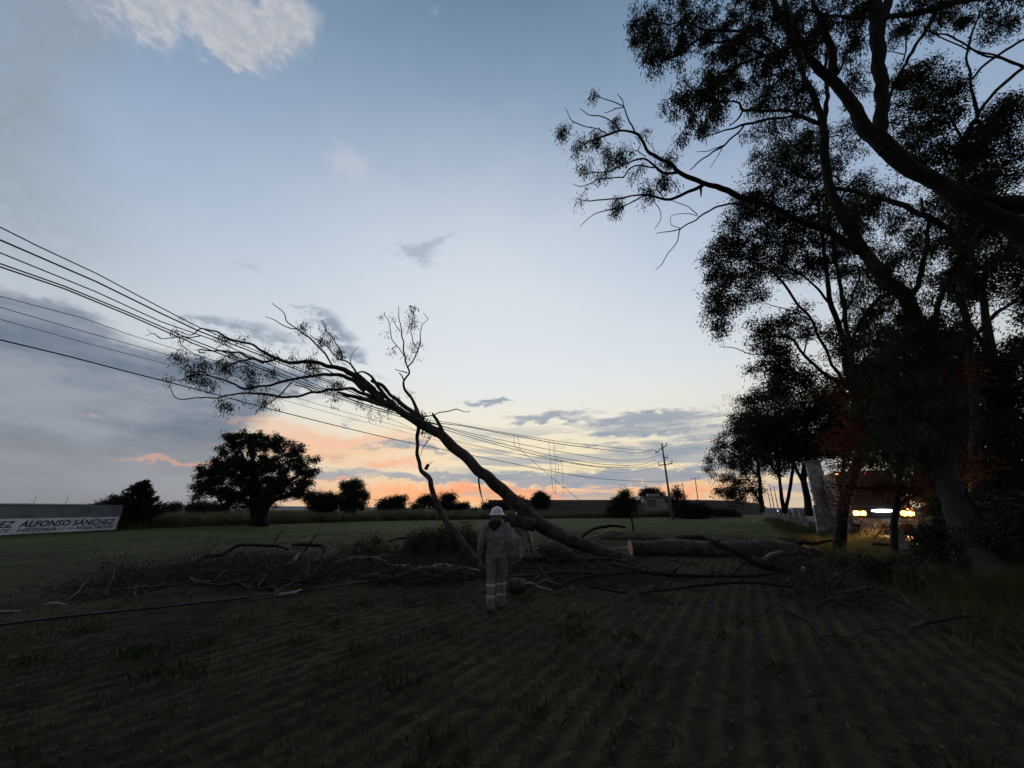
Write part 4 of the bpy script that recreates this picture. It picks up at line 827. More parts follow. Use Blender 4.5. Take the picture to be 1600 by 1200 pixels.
# nearest tree, its trunk just outside the right of the picture
YA = 8.4
A_tr = [[(1670, 960, 100), (1655, 820, 85), (1645, 640, 76), (1648, 480, 66), (1620, 395, 52), (1585, 358, 42), (1548, 335, 36), (1500, 312, 34), (1470, 288, 33), (1425, 264, 33), (1385, 231, 33), (1350, 195, 30), (1330, 162, 25), (1305, 130, 20), (1280, 107, 17), (1257, 80, 14), (1237, 45, 12), (1217, 15, 10), (1195, -25, 7)]]
A_li = [[(1640, 470, 50), (1625, 340, 40), (1595, 322, 34), (1555, 318, 30), (1525, 308, 32), (1490, 296, 34)],
        [(1385, 238, 30), (1376, 212, 27), (1379, 162, 25), (1375, 100, 25), (1370, 37, 27), (1365, 0, 27), (1355, -60, 22)], [(1374, 40, 18), (1390, 0, 14), (1405, -40, 10)],
        [(1382, 27, 8), (1425, 22, 10), (1465, 12, 12), (1487, 4, 13), (1540, -6, 14), (1600, -8, 16)], [(1352, 29, 7), (1300, 27, 6), (1262, 18, 5), (1225, 25, 3)],
        [(1302, 118, 18), (1300, 82, 15), (1290, 50, 13), (1275, 12, 10), (1262, -20, 8)], [(1237, 62, 9), (1225, 37, 10), (1212, 15, 9), (1200, -20, 7)],
        zc((1420, 260, 8), (1300, 200, 5), (1100, 185, 5), (1000, 180, 4), (900, 150, 3.4), (760, 140, 3), (690, 120, 2.4), (672, 60, 1.6)), zc((760, 142, 2.4), (690, 155, 2.2), (620, 172, 2), (570, 180, 1.4)),
        zc((1480, 400, 8), (1330, 320, 6), (1200, 270, 5), (1000, 260, 4), (940, 200, 3), (900, 160, 2.4)), zc((1060, 215, 4), (960, 250, 3.6), (880, 320, 3.2), (820, 355, 3), (740, 355, 2.4), (680, 340, 1.6)),
        zc((1500, 330, 5), (1330, 362, 4), (1230, 400, 3.4), (1150, 440, 2.8), (1070, 510, 2), (1040, 560, 1.4)), zc((1300, 345, 3), (1100, 345, 2.4), (980, 340, 1.6)),
        [(1390, 150, 4), (1412, 105, 5), (1432, 67, 5), (1460, 25, 5), (1470, 0, 4)], [(1378, 205, 6), (1392, 150, 5), (1412, 105, 4)], [(1412, 95, 3), (1416, 60, 3), (1405, 30, 2)], [(1412, 85, 2.4), (1390, 80, 1.6)],
        [(1330, 165, 8), (1352, 195, 8)], [(1310, 115, 4), (1325, 80, 4), (1345, 65, 3), (1362, 50, 2)], [(1465, 12, 5), (1452, 45, 4), (1490, 60, 4), (1540, 85, 4), (1600, 105, 4)]]
A_bl = [(1000, 30, 26, 18), (1012, 62, 26, 18), (1022, 90, 18, 14), (1050, 60, 34, 24), (1065, 95, 14, 8, 0, .6), (1055, 150, 22, 20), (1082, 160, 18, 20), (1100, 130, 24, 30), (1108, 180, 14, 20), (1068, 208, 10, 10), (1092, 205, 10, 12), (1090, 25, 34, 24), (1140, 25, 50, 30), (1130, 95, 45, 25), (1180, 60, 55, 42),
        (1125, 160, 24, 18), (1210, 110, 45, 40), (1240, 40, 40, 40), (1290, 40, 40, 30), (1330, 60, 22, 30), (1250, 150, 25, 22), (1335, 120, 20, 30, 0, .5), (1400, 40, 24, 24, 0, .7), (1055, 5, 30, 12), (1440, 10, 40, 18), (1500, 12, 40, 14), (1560, 20, 40, 20), (1400, 120, 18, 25, 0, .6), (1345, 10, 20, 20)]
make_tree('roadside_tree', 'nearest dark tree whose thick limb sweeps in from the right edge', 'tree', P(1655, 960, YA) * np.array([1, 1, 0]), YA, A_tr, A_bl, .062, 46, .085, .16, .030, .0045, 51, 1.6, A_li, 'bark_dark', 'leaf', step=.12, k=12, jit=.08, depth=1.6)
# pale trunk tree with the long reaching limb
YB = 12.0
B_tr = [[(1600, 962, 62, -4.2), (1560, 905, 54, -3.4), (1520, 850, 48, -2.4), (1490, 780, 44, -1.2), (1466, 690, 42, -.3), (1446, 560, 34), (1421, 475, 29), (1387, 440, 25), (1360, 406, 23), (1332, 365, 21), (1311, 324, 19), (1297, 290, 17), (1290, 250, 16), (1285, 195, 15), (1275, 162, 12), (1257, 120, 10), (1242, 75, 8), (1232, 30, 6), (1224, 0, 5)]]
B_li = [[(1345, 392, 18), (1310, 372, 15), (1280, 357, 13), (1250, 345, 12), (1200, 322, 11), (1150, 303, 10), (1120, 292, 9), (1097, 285, 8.4), (1062, 270, 7.4), (1047, 256, 6.4), (1025, 245, 6), (1012, 235, 5.4), (1000, 215, 5), (990, 207, 4.6), (970, 204, 4), (950, 210, 3.4), (932, 216, 2.8), (915, 222, 2.2), (900, 232, 1.5)],
        z8((570, 350, 2.6), (520, 250, 2.4), (500, 190, 2), (490, 140, 1.6), (460, 105, 1.1)), z8((500, 185, 2), (420, 150, 1.8), (330, 120, 1.4), (280, 100, 1)), z8((500, 190, 1.6), (430, 212, 1.5), (380, 240, 1.1)),
        z8((480, 340, 2.6), (420, 282, 2.3), (360, 250, 2), (280, 240, 1.6), (230, 200, 1)), z8((400, 360, 2), (330, 328, 1.8), (220, 300, 1.7), (170, 268, 1.4), (130, 200, 1)),
        z8((830, 600, 5), (760, 600, 4.6), (690, 560, 4), (640, 520, 3.4), (600, 515, 3), (540, 530, 2.8), (470, 560, 2.4), (410, 590, 2.2), (330, 592, 1.8), (240, 600, 1.5), (190, 570, 1)),
        z8((690, 568, 2.8), (600, 560, 2.6), (530, 580, 2.4), (500, 630, 2.2), (420, 630, 2), (330, 652, 1.6), (240, 690, 1.2), (170, 680, .8)),
        z8((990, 680, 6), (920, 710, 5), (850, 745, 5), (750, 767, 4.4), (640, 737, 3.6), (560, 742, 3), (480, 755, 2.6), (380, 770, 2.2), (280, 775, 1.8), (200, 768, 1.2)), z8((630, 740, 2.4), (560, 772, 2.2), (480, 820, 2), (400, 828, 1.8), (320, 860, 1.5), (220, 940, .9)),
        z8((750, 765, 2.4), (705, 700, 2.4), (730, 640, 2.2), (770, 602, 2)), z8((1250, 790, 3.6), (1100, 802, 3), (1000, 855, 2.6), (930, 900, 2.3), (850, 950, 2), (780, 972, 1.5), (690, 985, 1)), z8((850, 953, 1.8), (830, 1030, 1.5), (780, 1100, 1.3), (740, 1170, 1.1), (690, 1200, .8)),
        z8((960, 860, 1.6), (900, 820, 1.4), (840, 790, 1.3), (780, 770, 1.2)), z8((850, 945, 1.4), (790, 920, 1.1), (800, 870, 1), (860, 850, 1), (960, 860, 1.2)), z8((640, 500, 2), (590, 460, 1.6), (600, 420, 1.4), (570, 380, 1.2)), z8((690, 470, 1.4), (680, 440, 1.2), (640, 400, 1.1), (645, 340, .8)), z8((680, 770, 1.6), (710, 820, 1.4), (735, 890, 1.2), (700, 950, 1)), z8((790, 640, 1.4), (830, 680, 1.2), (860, 730, 1)),
        z8((975, 680, 5), (980, 710, 4), (982, 750, 1.4)),
        [(1285, 195, 9), (1250, 180, 7), (1225, 172, 6), (1200, 172, 5.4), (1162, 172, 5), (1155, 162, 4), (1142, 157, 3), (1120, 160, 2.2), (1100, 160, 1.4)], [(1160, 173, 3), (1152, 185, 2.4), (1140, 197, 1.6)],
        [(1250, 180, 5), (1200, 186, 4.4), (1162, 196, 4), (1130, 204, 2.6), (1100, 215, 1.6), (1085, 217, 1)], [(1162, 197, 3), (1130, 227, 2.6), (1100, 247, 2), (1075, 268, 1.2)], [(1130, 227, 1.6), (1110, 235, 1.3), (1088, 238, .9)], [(1128, 232, 1.4), (1118, 250, 1.2), (1108, 262, .8)],
        [(1288, 190, 10), (1292, 150, 8), (1290, 100, 6), (1296, 60, 5), (1290, 20, 4)], [(1292, 290, 8), (1330, 300, 7), (1380, 310, 9), (1430, 330, 10), (1480, 360, 10), (1530, 420, 9)], [(1446, 560, 14), (1470, 470, 10), (1500, 400, 8), (1540, 350, 6)], [(1460, 640, 14), (1500, 560, 10), (1545, 500, 7), (1590, 470, 5)],
        [(1400, 455, 12), (1370, 470, 8), (1345, 500, 6), (1330, 540, 4)], [(1421, 475, 12), (1440, 420, 9), (1450, 360, 7), (1440, 310, 5)]]
B_bl = [(x / 4 + 850, y / 4 + 120, r / 4, r / 4 * .85, 0, 1.9) for x, y, r in [(110, 350, 40), (220, 410, 46), (160, 300, 30), (320, 365, 50), (440, 285, 36), (290, 110, 34), (490, 470, 56), (420, 500, 50), (380, 470, 36), (270, 545, 44), (770, 500, 56), (700, 480, 24), (600, 340, 20), (360, 620, 46), (560, 600, 26), (620, 670, 50), (740, 650, 50), (650, 705, 30), (220, 770, 34), (470, 780, 40), (620, 775, 20), (820, 665, 24), (200, 470, 24), (600, 560, 30), (260, 690, 24), (310, 380, 26), (440, 800, 26)]] + \
       [(1200, 185, 34, 12, 0, .8), (1210, 220, 30, 26), (1180, 200, 16, 14), (1235, 130, 20, 40), (1190, 150, 22, 16), (1250, 210, 20, 26), (1320, 330, 40, 30), (1370, 330, 40, 40), (1400, 400, 45, 40), (1450, 350, 40, 45), (1380, 470, 45, 45), (1360, 540, 40, 50), (1430, 520, 40, 60), (1500, 400, 45, 40), (1480, 500, 35, 50), (1390, 610, 45, 50), (1400, 700, 40, 50), (1450, 650, 40, 60), (1350, 430, 30, 40)]
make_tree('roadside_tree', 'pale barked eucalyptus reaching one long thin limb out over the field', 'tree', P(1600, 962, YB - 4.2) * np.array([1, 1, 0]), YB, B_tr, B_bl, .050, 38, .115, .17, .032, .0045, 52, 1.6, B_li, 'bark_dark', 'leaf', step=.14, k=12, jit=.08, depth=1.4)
YC = 15.5
C_tr = [[(1311, 862, 22), (1318, 800, 20), (1334, 740, 19), (1345, 690, 19), (1342, 630, 18), (1325, 578, 13), (1321, 544, 11), (1311, 509, 10), (1297, 475, 9), (1294, 440, 8), (1290, 400, 6), (1284, 350, 4), (1276, 300, 3)]]
C_li = [[(1297, 475, 5), (1273, 447, 4.4), (1242, 423, 3.6), (1222, 412, 3), (1190, 395, 2)], [(1338, 615, 9), (1318, 598, 7.4), (1304, 574, 6), (1287, 537, 5.6), (1270, 502, 5), (1242, 468, 4.4), (1222, 440, 4), (1198, 420, 3), (1165, 405, 2), (1130, 400, 1.4)],
        [(1322, 600, 7), (1290, 585, 5.4), (1256, 554, 4.4), (1235, 530, 3.4), (1212, 525, 2.6)], [(1222, 552, 2), (1187, 554, 1.8), (1153, 547, 1.5), (1125, 540, 1)], [(1345, 640, 14), (1330, 560, 10), (1318, 470, 8), (1305, 400, 6), (1290, 330, 4)], [(1311, 509, 5), (1330, 470, 4), (1345, 420, 3)], [(1270, 502, 2.4), (1235, 485, 2), (1205, 478, 1.4)], [(1256, 554, 3), (1262, 520, 2), (1255, 495, 1.4)]]
C_bl = [(1215, 245, 38, 30), (1250, 235, 35, 28), (1290, 250, 45, 45), (1180, 300, 40, 28), (1160, 325, 34, 22), (1230, 300, 50, 40), (1145, 365, 36, 28), (1200, 360, 50, 32), (1240, 360, 50, 40), (1128, 405, 34, 24), (1122, 445, 30, 24), (1118, 485, 20, 26), (1130, 510, 14, 16), (1160, 430, 34, 24), (1170, 462, 30, 14), (1145, 470, 24, 20), (1190, 410, 36, 24), (1300, 330, 45, 40), (1340, 300, 30, 30), (1280, 410, 36, 30), (1230, 415, 36, 24), (1320, 390, 30, 40),
        (1205, 505, 36, 20), (1190, 530, 20, 18), (1245, 515, 28, 22), (1215, 545, 34, 18), (1200, 575, 26, 18), (1240, 580, 30, 20), (1225, 600, 40, 16), (1280, 600, 25, 25, 0, .6), (1330, 520, 25, 40, 0, .6), (1260, 480, 14, 10, 0, .5)]
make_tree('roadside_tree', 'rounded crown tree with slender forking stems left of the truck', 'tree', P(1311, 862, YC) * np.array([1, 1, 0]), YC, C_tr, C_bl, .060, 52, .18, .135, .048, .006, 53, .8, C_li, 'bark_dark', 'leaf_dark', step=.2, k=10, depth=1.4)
# reddish twiggy tree standing before the truck
YD = 13.6
make_tree('roadside_tree', 'reddish brown withered tree growing around the truck', 'tree', P(1398, 885, YD) * np.array([1, 1, 0]), YD, [[(1398, 885, 14), (1399, 820, 12), (1404, 740, 11), (1400, 660, 10), (1388, 590, 8), (1372, 520, 6)]],
          [(1345, 620, 40, 40), (1390, 600, 45, 50), (1360, 680, 40, 30), (1420, 690, 50, 40), (1300, 690, 22, 20, 0, .6), (1400, 760, 50, 25, 0, .6), (1470, 720, 40, 50), (1340, 560, 36, 36, 0, .7), (1460, 600, 40, 60), (1330, 730, 40, 16, 0, .45), (1308, 775, 20, 22, 0, .8), (1480, 800, 30, 40), (1445, 830, 30, 26, 0, .4), (1370, 760, 50, 14, 0, .4)], .050, 40, .2, .12, .045, .006, 54, .6,
          [[(1403, 740, 7), (1385, 700, 6), (1360, 670, 4), (1330, 655, 3)], [(1402, 700, 7), (1445, 640, 6), (1470, 590, 4)], [(1402, 770, 5), (1370, 762, 4), (1320, 758, 2.4), (1290, 752, 1.6)], [(1400, 790, 5), (1450, 760, 4), (1490, 740, 3)]], 'bark_dark', 'leaf_red', step=.2, depth=1.3)
# tree group further along the fence
def simple_tree(label, Y, trunks, blobs, seed, dens, per, L, W, spread, leaf='leaf_dark', limbs=(), bark='bark_dark', name='roadside_tree', droop=.5, tip=.01, group=None, bare=()):
    b = P(trunks[0][0][0], trunks[0][0][1], Y); b[2] = 0
    return make_tree(name, label, 'tree', b, Y, trunks, blobs, dens, per, spread, L, W, tip, seed, droop, limbs, bark, leaf, step=.4, k=8, depth=1.0, group=group, bare=bare)
RT = 'row of trees along the road'
simple_tree('dense dark tree with a broad round crown behind the white pillar', 31, [[(1264, 806, 13), (1259, 770, 11), (1256, 742, 10), (1262, 700, 8), (1258, 650, 6)]], [(1215, 655, 40, 30), (1250, 635, 45, 30), (1290, 650, 45, 35), (1225, 690, 42, 28), (1275, 690, 45, 28), (1310, 690, 35, 30), (1240, 715, 40, 14), (1300, 620, 30, 20), (1190, 670, 26, 30)], 61, .085, 75, .15, .10, .30, limbs=[[(1258, 760, 6), (1240, 720, 5), (1220, 690, 4)], [(1258, 745, 6), (1280, 710, 5), (1300, 680, 3)]])
simple_tree('tree with a forked trunk like a letter V in the far row', 42, [[(1226, 802, 8), (1221, 775, 6), (1218, 740, 5), (1210, 700, 4)], [(1227, 800, 7), (1233, 770, 6), (1238, 740, 5), (1244, 700, 4)]], [(1180, 690, 34, 30), (1215, 680, 30, 30), (1200, 720, 36, 22), (1170, 640, 26, 22), (1240, 700, 24, 28), (1190, 625, 30, 20), (1215, 610, 30, 20), (1155, 665, 22, 20)], 62, .085, 70, .19, .12, .36, limbs=[[(1218, 745, 4), (1195, 710, 3), (1180, 670, 2)]])
simple_tree('loose crowned far tree with a pale trunk and low drooping left side', 54, [[(1191, 800, 9), (1188, 770, 7), (1186, 740, 6), (1180, 690, 4)]], [(1120, 716, 20, 16), (1108, 728, 12, 8), (1138, 690, 24, 18), (1150, 720, 26, 16), (1130, 745, 18, 12), (1127, 772, 16, 10), (1150, 765, 20, 18), (1165, 740, 24, 24), (1170, 700, 26, 26), (1180, 765, 12, 20), (1148, 785, 16, 8), (1160, 668, 18, 14)], 63, .10, 62, .21, .13, .36, limbs=[[(1191, 790, 4), (1176, 768, 3.4), (1160, 768, 2.4)], [(1186, 745, 4), (1160, 720, 3), (1135, 705, 2)]], bark='bark', bare=[(1130, 640, 26, 20), (1150, 620, 26, 18)])
# trees across the road closing the right side
R1 = [((1527, 830, 26), (1520, 600, 16), (1500, 400, 12), (1507, 225, 9), (1517, 197, 9), (1527, 175, 8), (1515, 130, 5), (1512, 75, 4), (1532, 15, 3))]
simple_tree('tall tree across the road showing bare forks against the sky at top right', 17, [list(R1[0])], [(1440, 120, 40, 26), (1475, 145, 36, 26), (1425, 170, 30, 22), (1460, 190, 40, 26), (1560, 200, 44, 36), (1500, 235, 46, 34), (1440, 240, 36, 26), (1590, 160, 24, 14), (1480, 25, 30, 16, 0, .6), (1570, 40, 30, 16, 0, .5), (1560, 260, 40, 40), (1500, 300, 50, 40), (1420, 210, 20, 20)], 64, .060, 60, .16, .07, .26, limbs=[[(1530, 175, 6), (1562, 137, 5), (1600, 107, 5)], [(1517, 125, 4), (1550, 92, 4), (1600, 62, 4)], [(1512, 78, 3), (1480, 62, 3), (1450, 47, 2.6)], [(1512, 75, 3), (1550, 88, 4), (1600, 105, 4)], [(1507, 225, 6), (1490, 190, 5), (1470, 165, 3)]], tip=.008)
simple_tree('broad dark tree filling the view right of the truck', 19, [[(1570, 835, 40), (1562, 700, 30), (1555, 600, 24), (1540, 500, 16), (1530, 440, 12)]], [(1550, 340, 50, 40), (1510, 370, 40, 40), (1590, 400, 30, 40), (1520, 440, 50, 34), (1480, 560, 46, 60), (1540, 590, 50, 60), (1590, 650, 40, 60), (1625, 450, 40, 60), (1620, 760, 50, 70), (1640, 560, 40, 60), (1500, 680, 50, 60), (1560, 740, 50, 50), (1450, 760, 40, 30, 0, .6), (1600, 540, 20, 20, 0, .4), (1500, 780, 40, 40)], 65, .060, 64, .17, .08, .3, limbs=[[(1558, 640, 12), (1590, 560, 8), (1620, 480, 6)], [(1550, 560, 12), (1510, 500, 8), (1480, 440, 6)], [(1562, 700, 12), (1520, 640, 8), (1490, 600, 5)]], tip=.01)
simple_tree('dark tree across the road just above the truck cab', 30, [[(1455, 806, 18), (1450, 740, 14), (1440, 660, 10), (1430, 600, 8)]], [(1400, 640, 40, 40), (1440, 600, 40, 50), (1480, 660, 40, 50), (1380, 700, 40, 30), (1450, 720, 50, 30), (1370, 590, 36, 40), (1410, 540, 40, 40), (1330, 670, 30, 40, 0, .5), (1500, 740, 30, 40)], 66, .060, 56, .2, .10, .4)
simple_tree('distant dark tree seen between the pillar and the truck roof', 48, [[(1318, 802, 10), (1316, 760, 8), (1320, 710, 6)]], [(1310, 700, 30, 30), (1340, 690, 30, 34), (1330, 730, 34, 16, 0, .6), (1355, 640, 30, 34), (1300, 660, 24, 28)], 67, .07, 50, .26, .14, .5)

# ------------------------------------------------------------------ trees beyond the field at left and centre
FT = 'trees beyond the field'
def far_tree(label, Y, base, blobs, seed, dens=.16, per=40, L=.2, W=.12, spread=.28, name='field_tree', limbs=None, w=4, grp=FT, leaf='leaf_far', droop=.1, **kw):
    tr = [[(base[0], base[1], w), (base[0], (base[1] + blobs[0][1]) / 2, w * .8), (blobs[0][0], blobs[0][1], w * .5)]]
    return simple_tree(label, Y, tr, blobs, seed, dens * 1.7, per * 1.6, L, W, spread, leaf, limbs or (), name=name, droop=droop, tip=.015, group=grp, **kw)
z9 = lambda L: [(x / 4.444 + 260, y / 4.444 + 640, rx, ry) for x, y, rx, ry in L]
big = z9([(560, 205, 32, 15), (450, 205, 16, 13), (400, 290, 18, 13), (620, 190, 16, 10), (720, 230, 36, 16), (780, 230, 16, 10), (880, 270, 24, 16), (980, 380, 17, 20), (1010, 440, 11, 16), (600, 340, 44, 28), (800, 390, 44, 28), (280, 430, 17, 13), (330, 510, 32, 22), (240, 540, 13, 18), (230, 590, 10, 10), (500, 500, 40, 28), (650, 500, 40, 28), (850, 530, 38, 20), (930, 580, 16, 9), (400, 610, 28, 13), (700, 610, 40, 17), (540, 640, 40, 16), (380, 380, 16, 16), (960, 520, 12, 12), (450, 420, 26, 22)])
simple_tree('large round dark tree standing at the far edge of the field', 42, [[(402, 823, 26), (401, 808, 20), (399, 785, 20), (398, 755, 14), (396, 725, 9), (394, 695, 5)], [(410, 823, 22), (412, 800, 16), (428, 770, 9), (446, 740, 6), (455, 715, 4)]], big, 71, .095, 78, .17, .12, .20, 'leaf_far', [[(398, 775, 9), (375, 750, 7), (352, 735, 5), (335, 740, 3)], [(399, 790, 8), (370, 775, 6), (345, 770, 4)], [(397, 750, 7), (380, 715, 5), (368, 692, 3)], [(412, 790, 8), (445, 775, 6), (465, 770, 4)], [(425, 770, 7), (455, 750, 5), (480, 735, 3)]], name='field_tree', droop=.1, tip=.014, group=FT)
far_tree('dark bush behind the painted wall left of the conifer', 37, (168, 830), [(185, 790, 18, 12), (165, 794, 20, 10), (148, 797, 11, 6), (190, 805, 20, 14), (178, 782, 10, 8)], 72, .14, 44, .2, .07, .22, name='field_bush')
def conifer(label, px, ytop, ybase, Y, seed):
    g = np.random.default_rng(seed); b = P(px, ybase, Y); b[2] = 0; top = P(px, ytop, Y); h = top[2]; rt = thing('conifer', label, 'tree', b, group=FT); W = Geo(); W.tube([b, b + [0, 0, h * .5], b + [0, 0, h]], [.16, .09, .015], 8); pos = []; dr = []
    for z in np.linspace(.12, .97, 26):
        for _ in range(7):
            a = g.uniform(0, 6.28); L = (1 - z) ** .8 * h * .52 * g.uniform(.6, 1.15) + .12; o = b + np.array([0, 0, z * h]); d = np.array([math.cos(a), math.sin(a), g.uniform(.05, .4)]); q = o + d * np.linspace(0, L, 6)[:, None] + np.array([0, 0, 1]) * (np.linspace(0, 1, 6) ** 2 * L * .18)[:, None]; W.tube(q, np.linspace(.025, .006, 6), 4)
            m = int(L * 90); f = g.uniform(.1, 1, m)[:, None]; pos.append(o + (q[-1] - o) * f + g.normal(size=(m, 3)) * .05); dd = d * 1.1 + g.normal(size=(m, 3)) * .5; dr.append(dd)
    W.build('trunk', M['bark_dark'], rt); pos = np.vstack(pos); Geo().leaves(pos, np.vstack(dr), np.full(len(pos), .26), np.full(len(pos), .07), g).build('crown', M['leaf_far'], rt, smooth=False)
conifer('spiky dark conifer rising behind the right end of the painted wall', 200, 751, 832, 37, 172)
far_tree('low bushy tree hugging the right side of the large round tree', 60, (497, 808), [(495, 782, 20, 14), (515, 782, 18, 14), (480, 775, 8, 8), (505, 795, 22, 7)], 73, .22)
far_tree('medium upright tree with a pointed oval crown right of the large round tree', 60, (553, 806), [(552, 770, 20, 20), (545, 758, 14, 10), (556, 755, 10, 8), (568, 778, 9, 14), (535, 785, 14, 14), (555, 792, 22, 8)], 74, .22)
far_tree('tiny hazy tree between conifer and large round tree', 150, (269, 803), [(269, 795, 14, 6), (275, 790, 8, 4)], 75, .3, 30, .5, .3, .8, w=2)
far_tree('hazy low tree just right of the conifer', 140, (232, 803), [(228, 796, 14, 5), (240, 798, 9, 4), (220, 792, 6, 4)], 76, .3, 30, .5, .3, .8, w=2)
far_tree('small dark bush line at the left foot of the large round tree', 80, (318, 804), [(312, 792, 18, 8), (330, 794, 16, 7), (302, 797, 8, 5), (345, 796, 14, 6)], 77, .25, 34, .3, .18, .5, w=2)
far_tree('wide low tree on the horizon left of the propped limb', 130, (612, 799), [(612, 785, 16, 9), (628, 783, 9, 9), (597, 789, 9, 7), (618, 793, 20, 4)], 78, .3, 34, .45, .28, .7, w=2)
far_tree('low rounded tree on the horizon behind the propped limb', 130, (660, 799), [(660, 786, 12, 8), (668, 780, 8, 8), (650, 792, 7, 5), (680, 788, 8, 8)], 79, .3, 34, .45, .28, .7, w=2)
far_tree('squarish dark tree on the horizon right of the propped limb', 130, (699, 799), [(694, 780, 9, 8), (704, 777, 8, 9), (700, 790, 16, 7)], 80, .3, 34, .45, .28, .7, w=2)
far_tree('very low shrub row continuing right of the squarish tree', 130, (722, 799), [(718, 791, 8, 5), (728, 791, 6, 5), (740, 796, 12, 2)], 81, .35, 30, .45, .28, .6, w=2)
far_tree('round bush on the horizon just left of the white helmet', 95, (762, 803), [(760, 790, 8, 6), (785, 792, 14, 8), (775, 797, 16, 5)], 82, .3, 30, .35, .2, .5, w=2)
far_tree('dark tree hidden behind the leaning trunk on the horizon', 95, (812, 803), [(810, 784, 9, 9), (816, 790, 8, 8)], 83, .3, 30, .35, .2, .5, w=2)
far_tree('small single round tree right of the leaning trunk', 95, (845, 803), [(844, 777, 12, 9), (836, 783, 8, 7), (852, 783, 8, 7), (845, 790, 12, 4)], 84, .3, 34, .35, .2, .45, w=3)
far_tree('pointed dark bush at the left side of the farm building', 80, (975, 808), [(975, 775, 9, 10), (965, 784, 9, 8), (985, 786, 10, 10), (972, 796, 20, 8), (958, 798, 10, 5)], 85, .26, 36, .3, .18, .45, w=3)
far_tree('domed dark tree directly behind the farm building', 112, (1017, 803), [(1010, 772, 11, 7), (1022, 772, 12, 8), (1016, 785, 18, 8), (1031, 776, 6, 6)], 86, .3, 34, .4, .24, .5, w=3)
far_tree('loose upright bush right behind the tall power pole', 82, (1057, 808), [(1056, 768, 6, 9), (1062, 776, 8, 8), (1056, 788, 10, 12), (1048, 780, 5, 8)], 87, .24, 26, .3, .15, .45, w=3)
far_tree('solid dark rounded hedge right of the power pole', 72, (1075, 812), [(1070, 795, 14, 10), (1088, 796, 16, 9), (1100, 800, 12, 7), (1062, 800, 9, 8), (1082, 803, 22, 6)], 88, .28, 44, .28, .18, .4, w=3, name='hedge_bush')
far_tree('shrubby bank of green right of the dark hedge', 80, (1130, 812), [(1115, 802, 10, 5), (1130, 800, 12, 6), (1145, 803, 10, 5)], 89, .28, 34, .28, .18, .4, w=2, name='hedge_bush')
# weeds in the verge under the trees
for i, (x, y, Y, rr, lab, lf) in enumerate(((1330, 880, 12.5, 30, 'yellowish weeds lit by the truck headlights', 'dry_grass'), (1400, 905, 10.5, 38, 'dark weed clump under the truck', 'leaf_dark'), (1475, 925, 9.0, 42, 'leafy green weeds left of the near trunk', 'leaf'), 
                                  (1250, 835, 20, 18, 'tawny grass tuft below the far fence posts', 'dry_grass'), )):
    g = np.random.default_rng(100 + i); b = P(x, y, Y) * np.array([1, 1, 0]); b[2] = float(hz(float(b @ NN))); rt = thing('weed_clump', lab, 'weeds', b); rt['kind'] = 'stuff'
    m_ = rr * mpp(x, y, Y); n = 260; a = g.uniform(0, 6.28, n); L = g.uniform(.35, 1.0, n) * m_; q = g.uniform(size=n) ** .6 * m_; root_ = b + np.stack([q * np.cos(a), q * np.sin(a) * .8, np.zeros(n)], 1); tipd = np.stack([np.cos(a) * .35 + g.normal(size=n) * .2, np.sin(a) * .35 + g.normal(size=n) * .2, np.ones(n)], 1)
    Gs = Geo()
    for r0, d, l in zip(root_, tipd, L): Gs.tube(np.array([r0, r0 + d * l * .5, r0 + d * l + np.array([d[0], d[1], -.3]) * l * .25]), [.006, .004, .002], 3, cap=False)
    Gs.build('stems', M['dry_grass'], rt); k = 9; f = g.uniform(.15, 1, (n, k, 1)); pos = (root_[:, None] + tipd[:, None] * L[:, None, None] * f).reshape(-1, 3) + g.normal(size=(n * k, 3)) * .03
    d = g.normal(size=(n * k, 3)); Gs = Geo().leaves(pos, d, np.full(n * k, .10), np.full(n * k, .035), g); Gs.build('leaves', M[lf], rt, smooth=False)

# undergrowth under the big trees
def bush(label, Y, base, blobs, seed, dens, per, L, W, spread, leaf, tip=.006, name='roadside_bush'):
    return make_tree(name, label, 'bush', P(base[0], base[1], Y) * np.array([1, 1, 0]), Y, [[(base[0], base[1], 7), (base[0] + 4, (base[1] + blobs[0][1]) / 2, 5), (blobs[0][0], blobs[0][1], 3)]], blobs, dens, per, spread, L, W, tip, seed, .3, (), 'bark_dark', leaf, step=.15, k=6, depth=1.2)
bush('thin twiggy shrub added in front of the truck headlights to catch their orange glow', 18.2, (1362, 862), [(1380, 826, 40, 12), (1330, 806, 18, 22), (1425, 810, 22, 20), (1300, 800, 12, 22, 0, .7), (1345, 840, 36, 12), (1420, 842, 30, 12), (1378, 775, 46, 12, 0, .6)], 121, .05, 7, .07, .03, .12, 'leaf_red')  # added so that leaves near the lamps pick up an orange halo
bush('dense dark bush right of the truck beside the road', 11.0, (1475, 892), [(1475, 845, 34, 34), (1460, 875, 30, 16), (1500, 800, 34, 36), (1510, 860, 30, 30)], 122, .06, 46, .11, .05, .15, 'leaf_dark')
bush('dark bush at the foot of the nearest tree', 9.3, (1560, 930), [(1550, 860, 44, 44), (1590, 820, 34, 50), (1580, 905, 40, 26), (1525, 900, 34, 24)], 123, .05, 46, .10, .045, .13, 'leaf_dark')
bush('low leafy bush spilling out of the ditch', 10.4, (1400, 905), [(1400, 885, 34, 10), (1440, 893, 28, 12), (1360, 888, 26, 8)], 124, .05, 20, .09, .035, .10, 'leaf_dark')

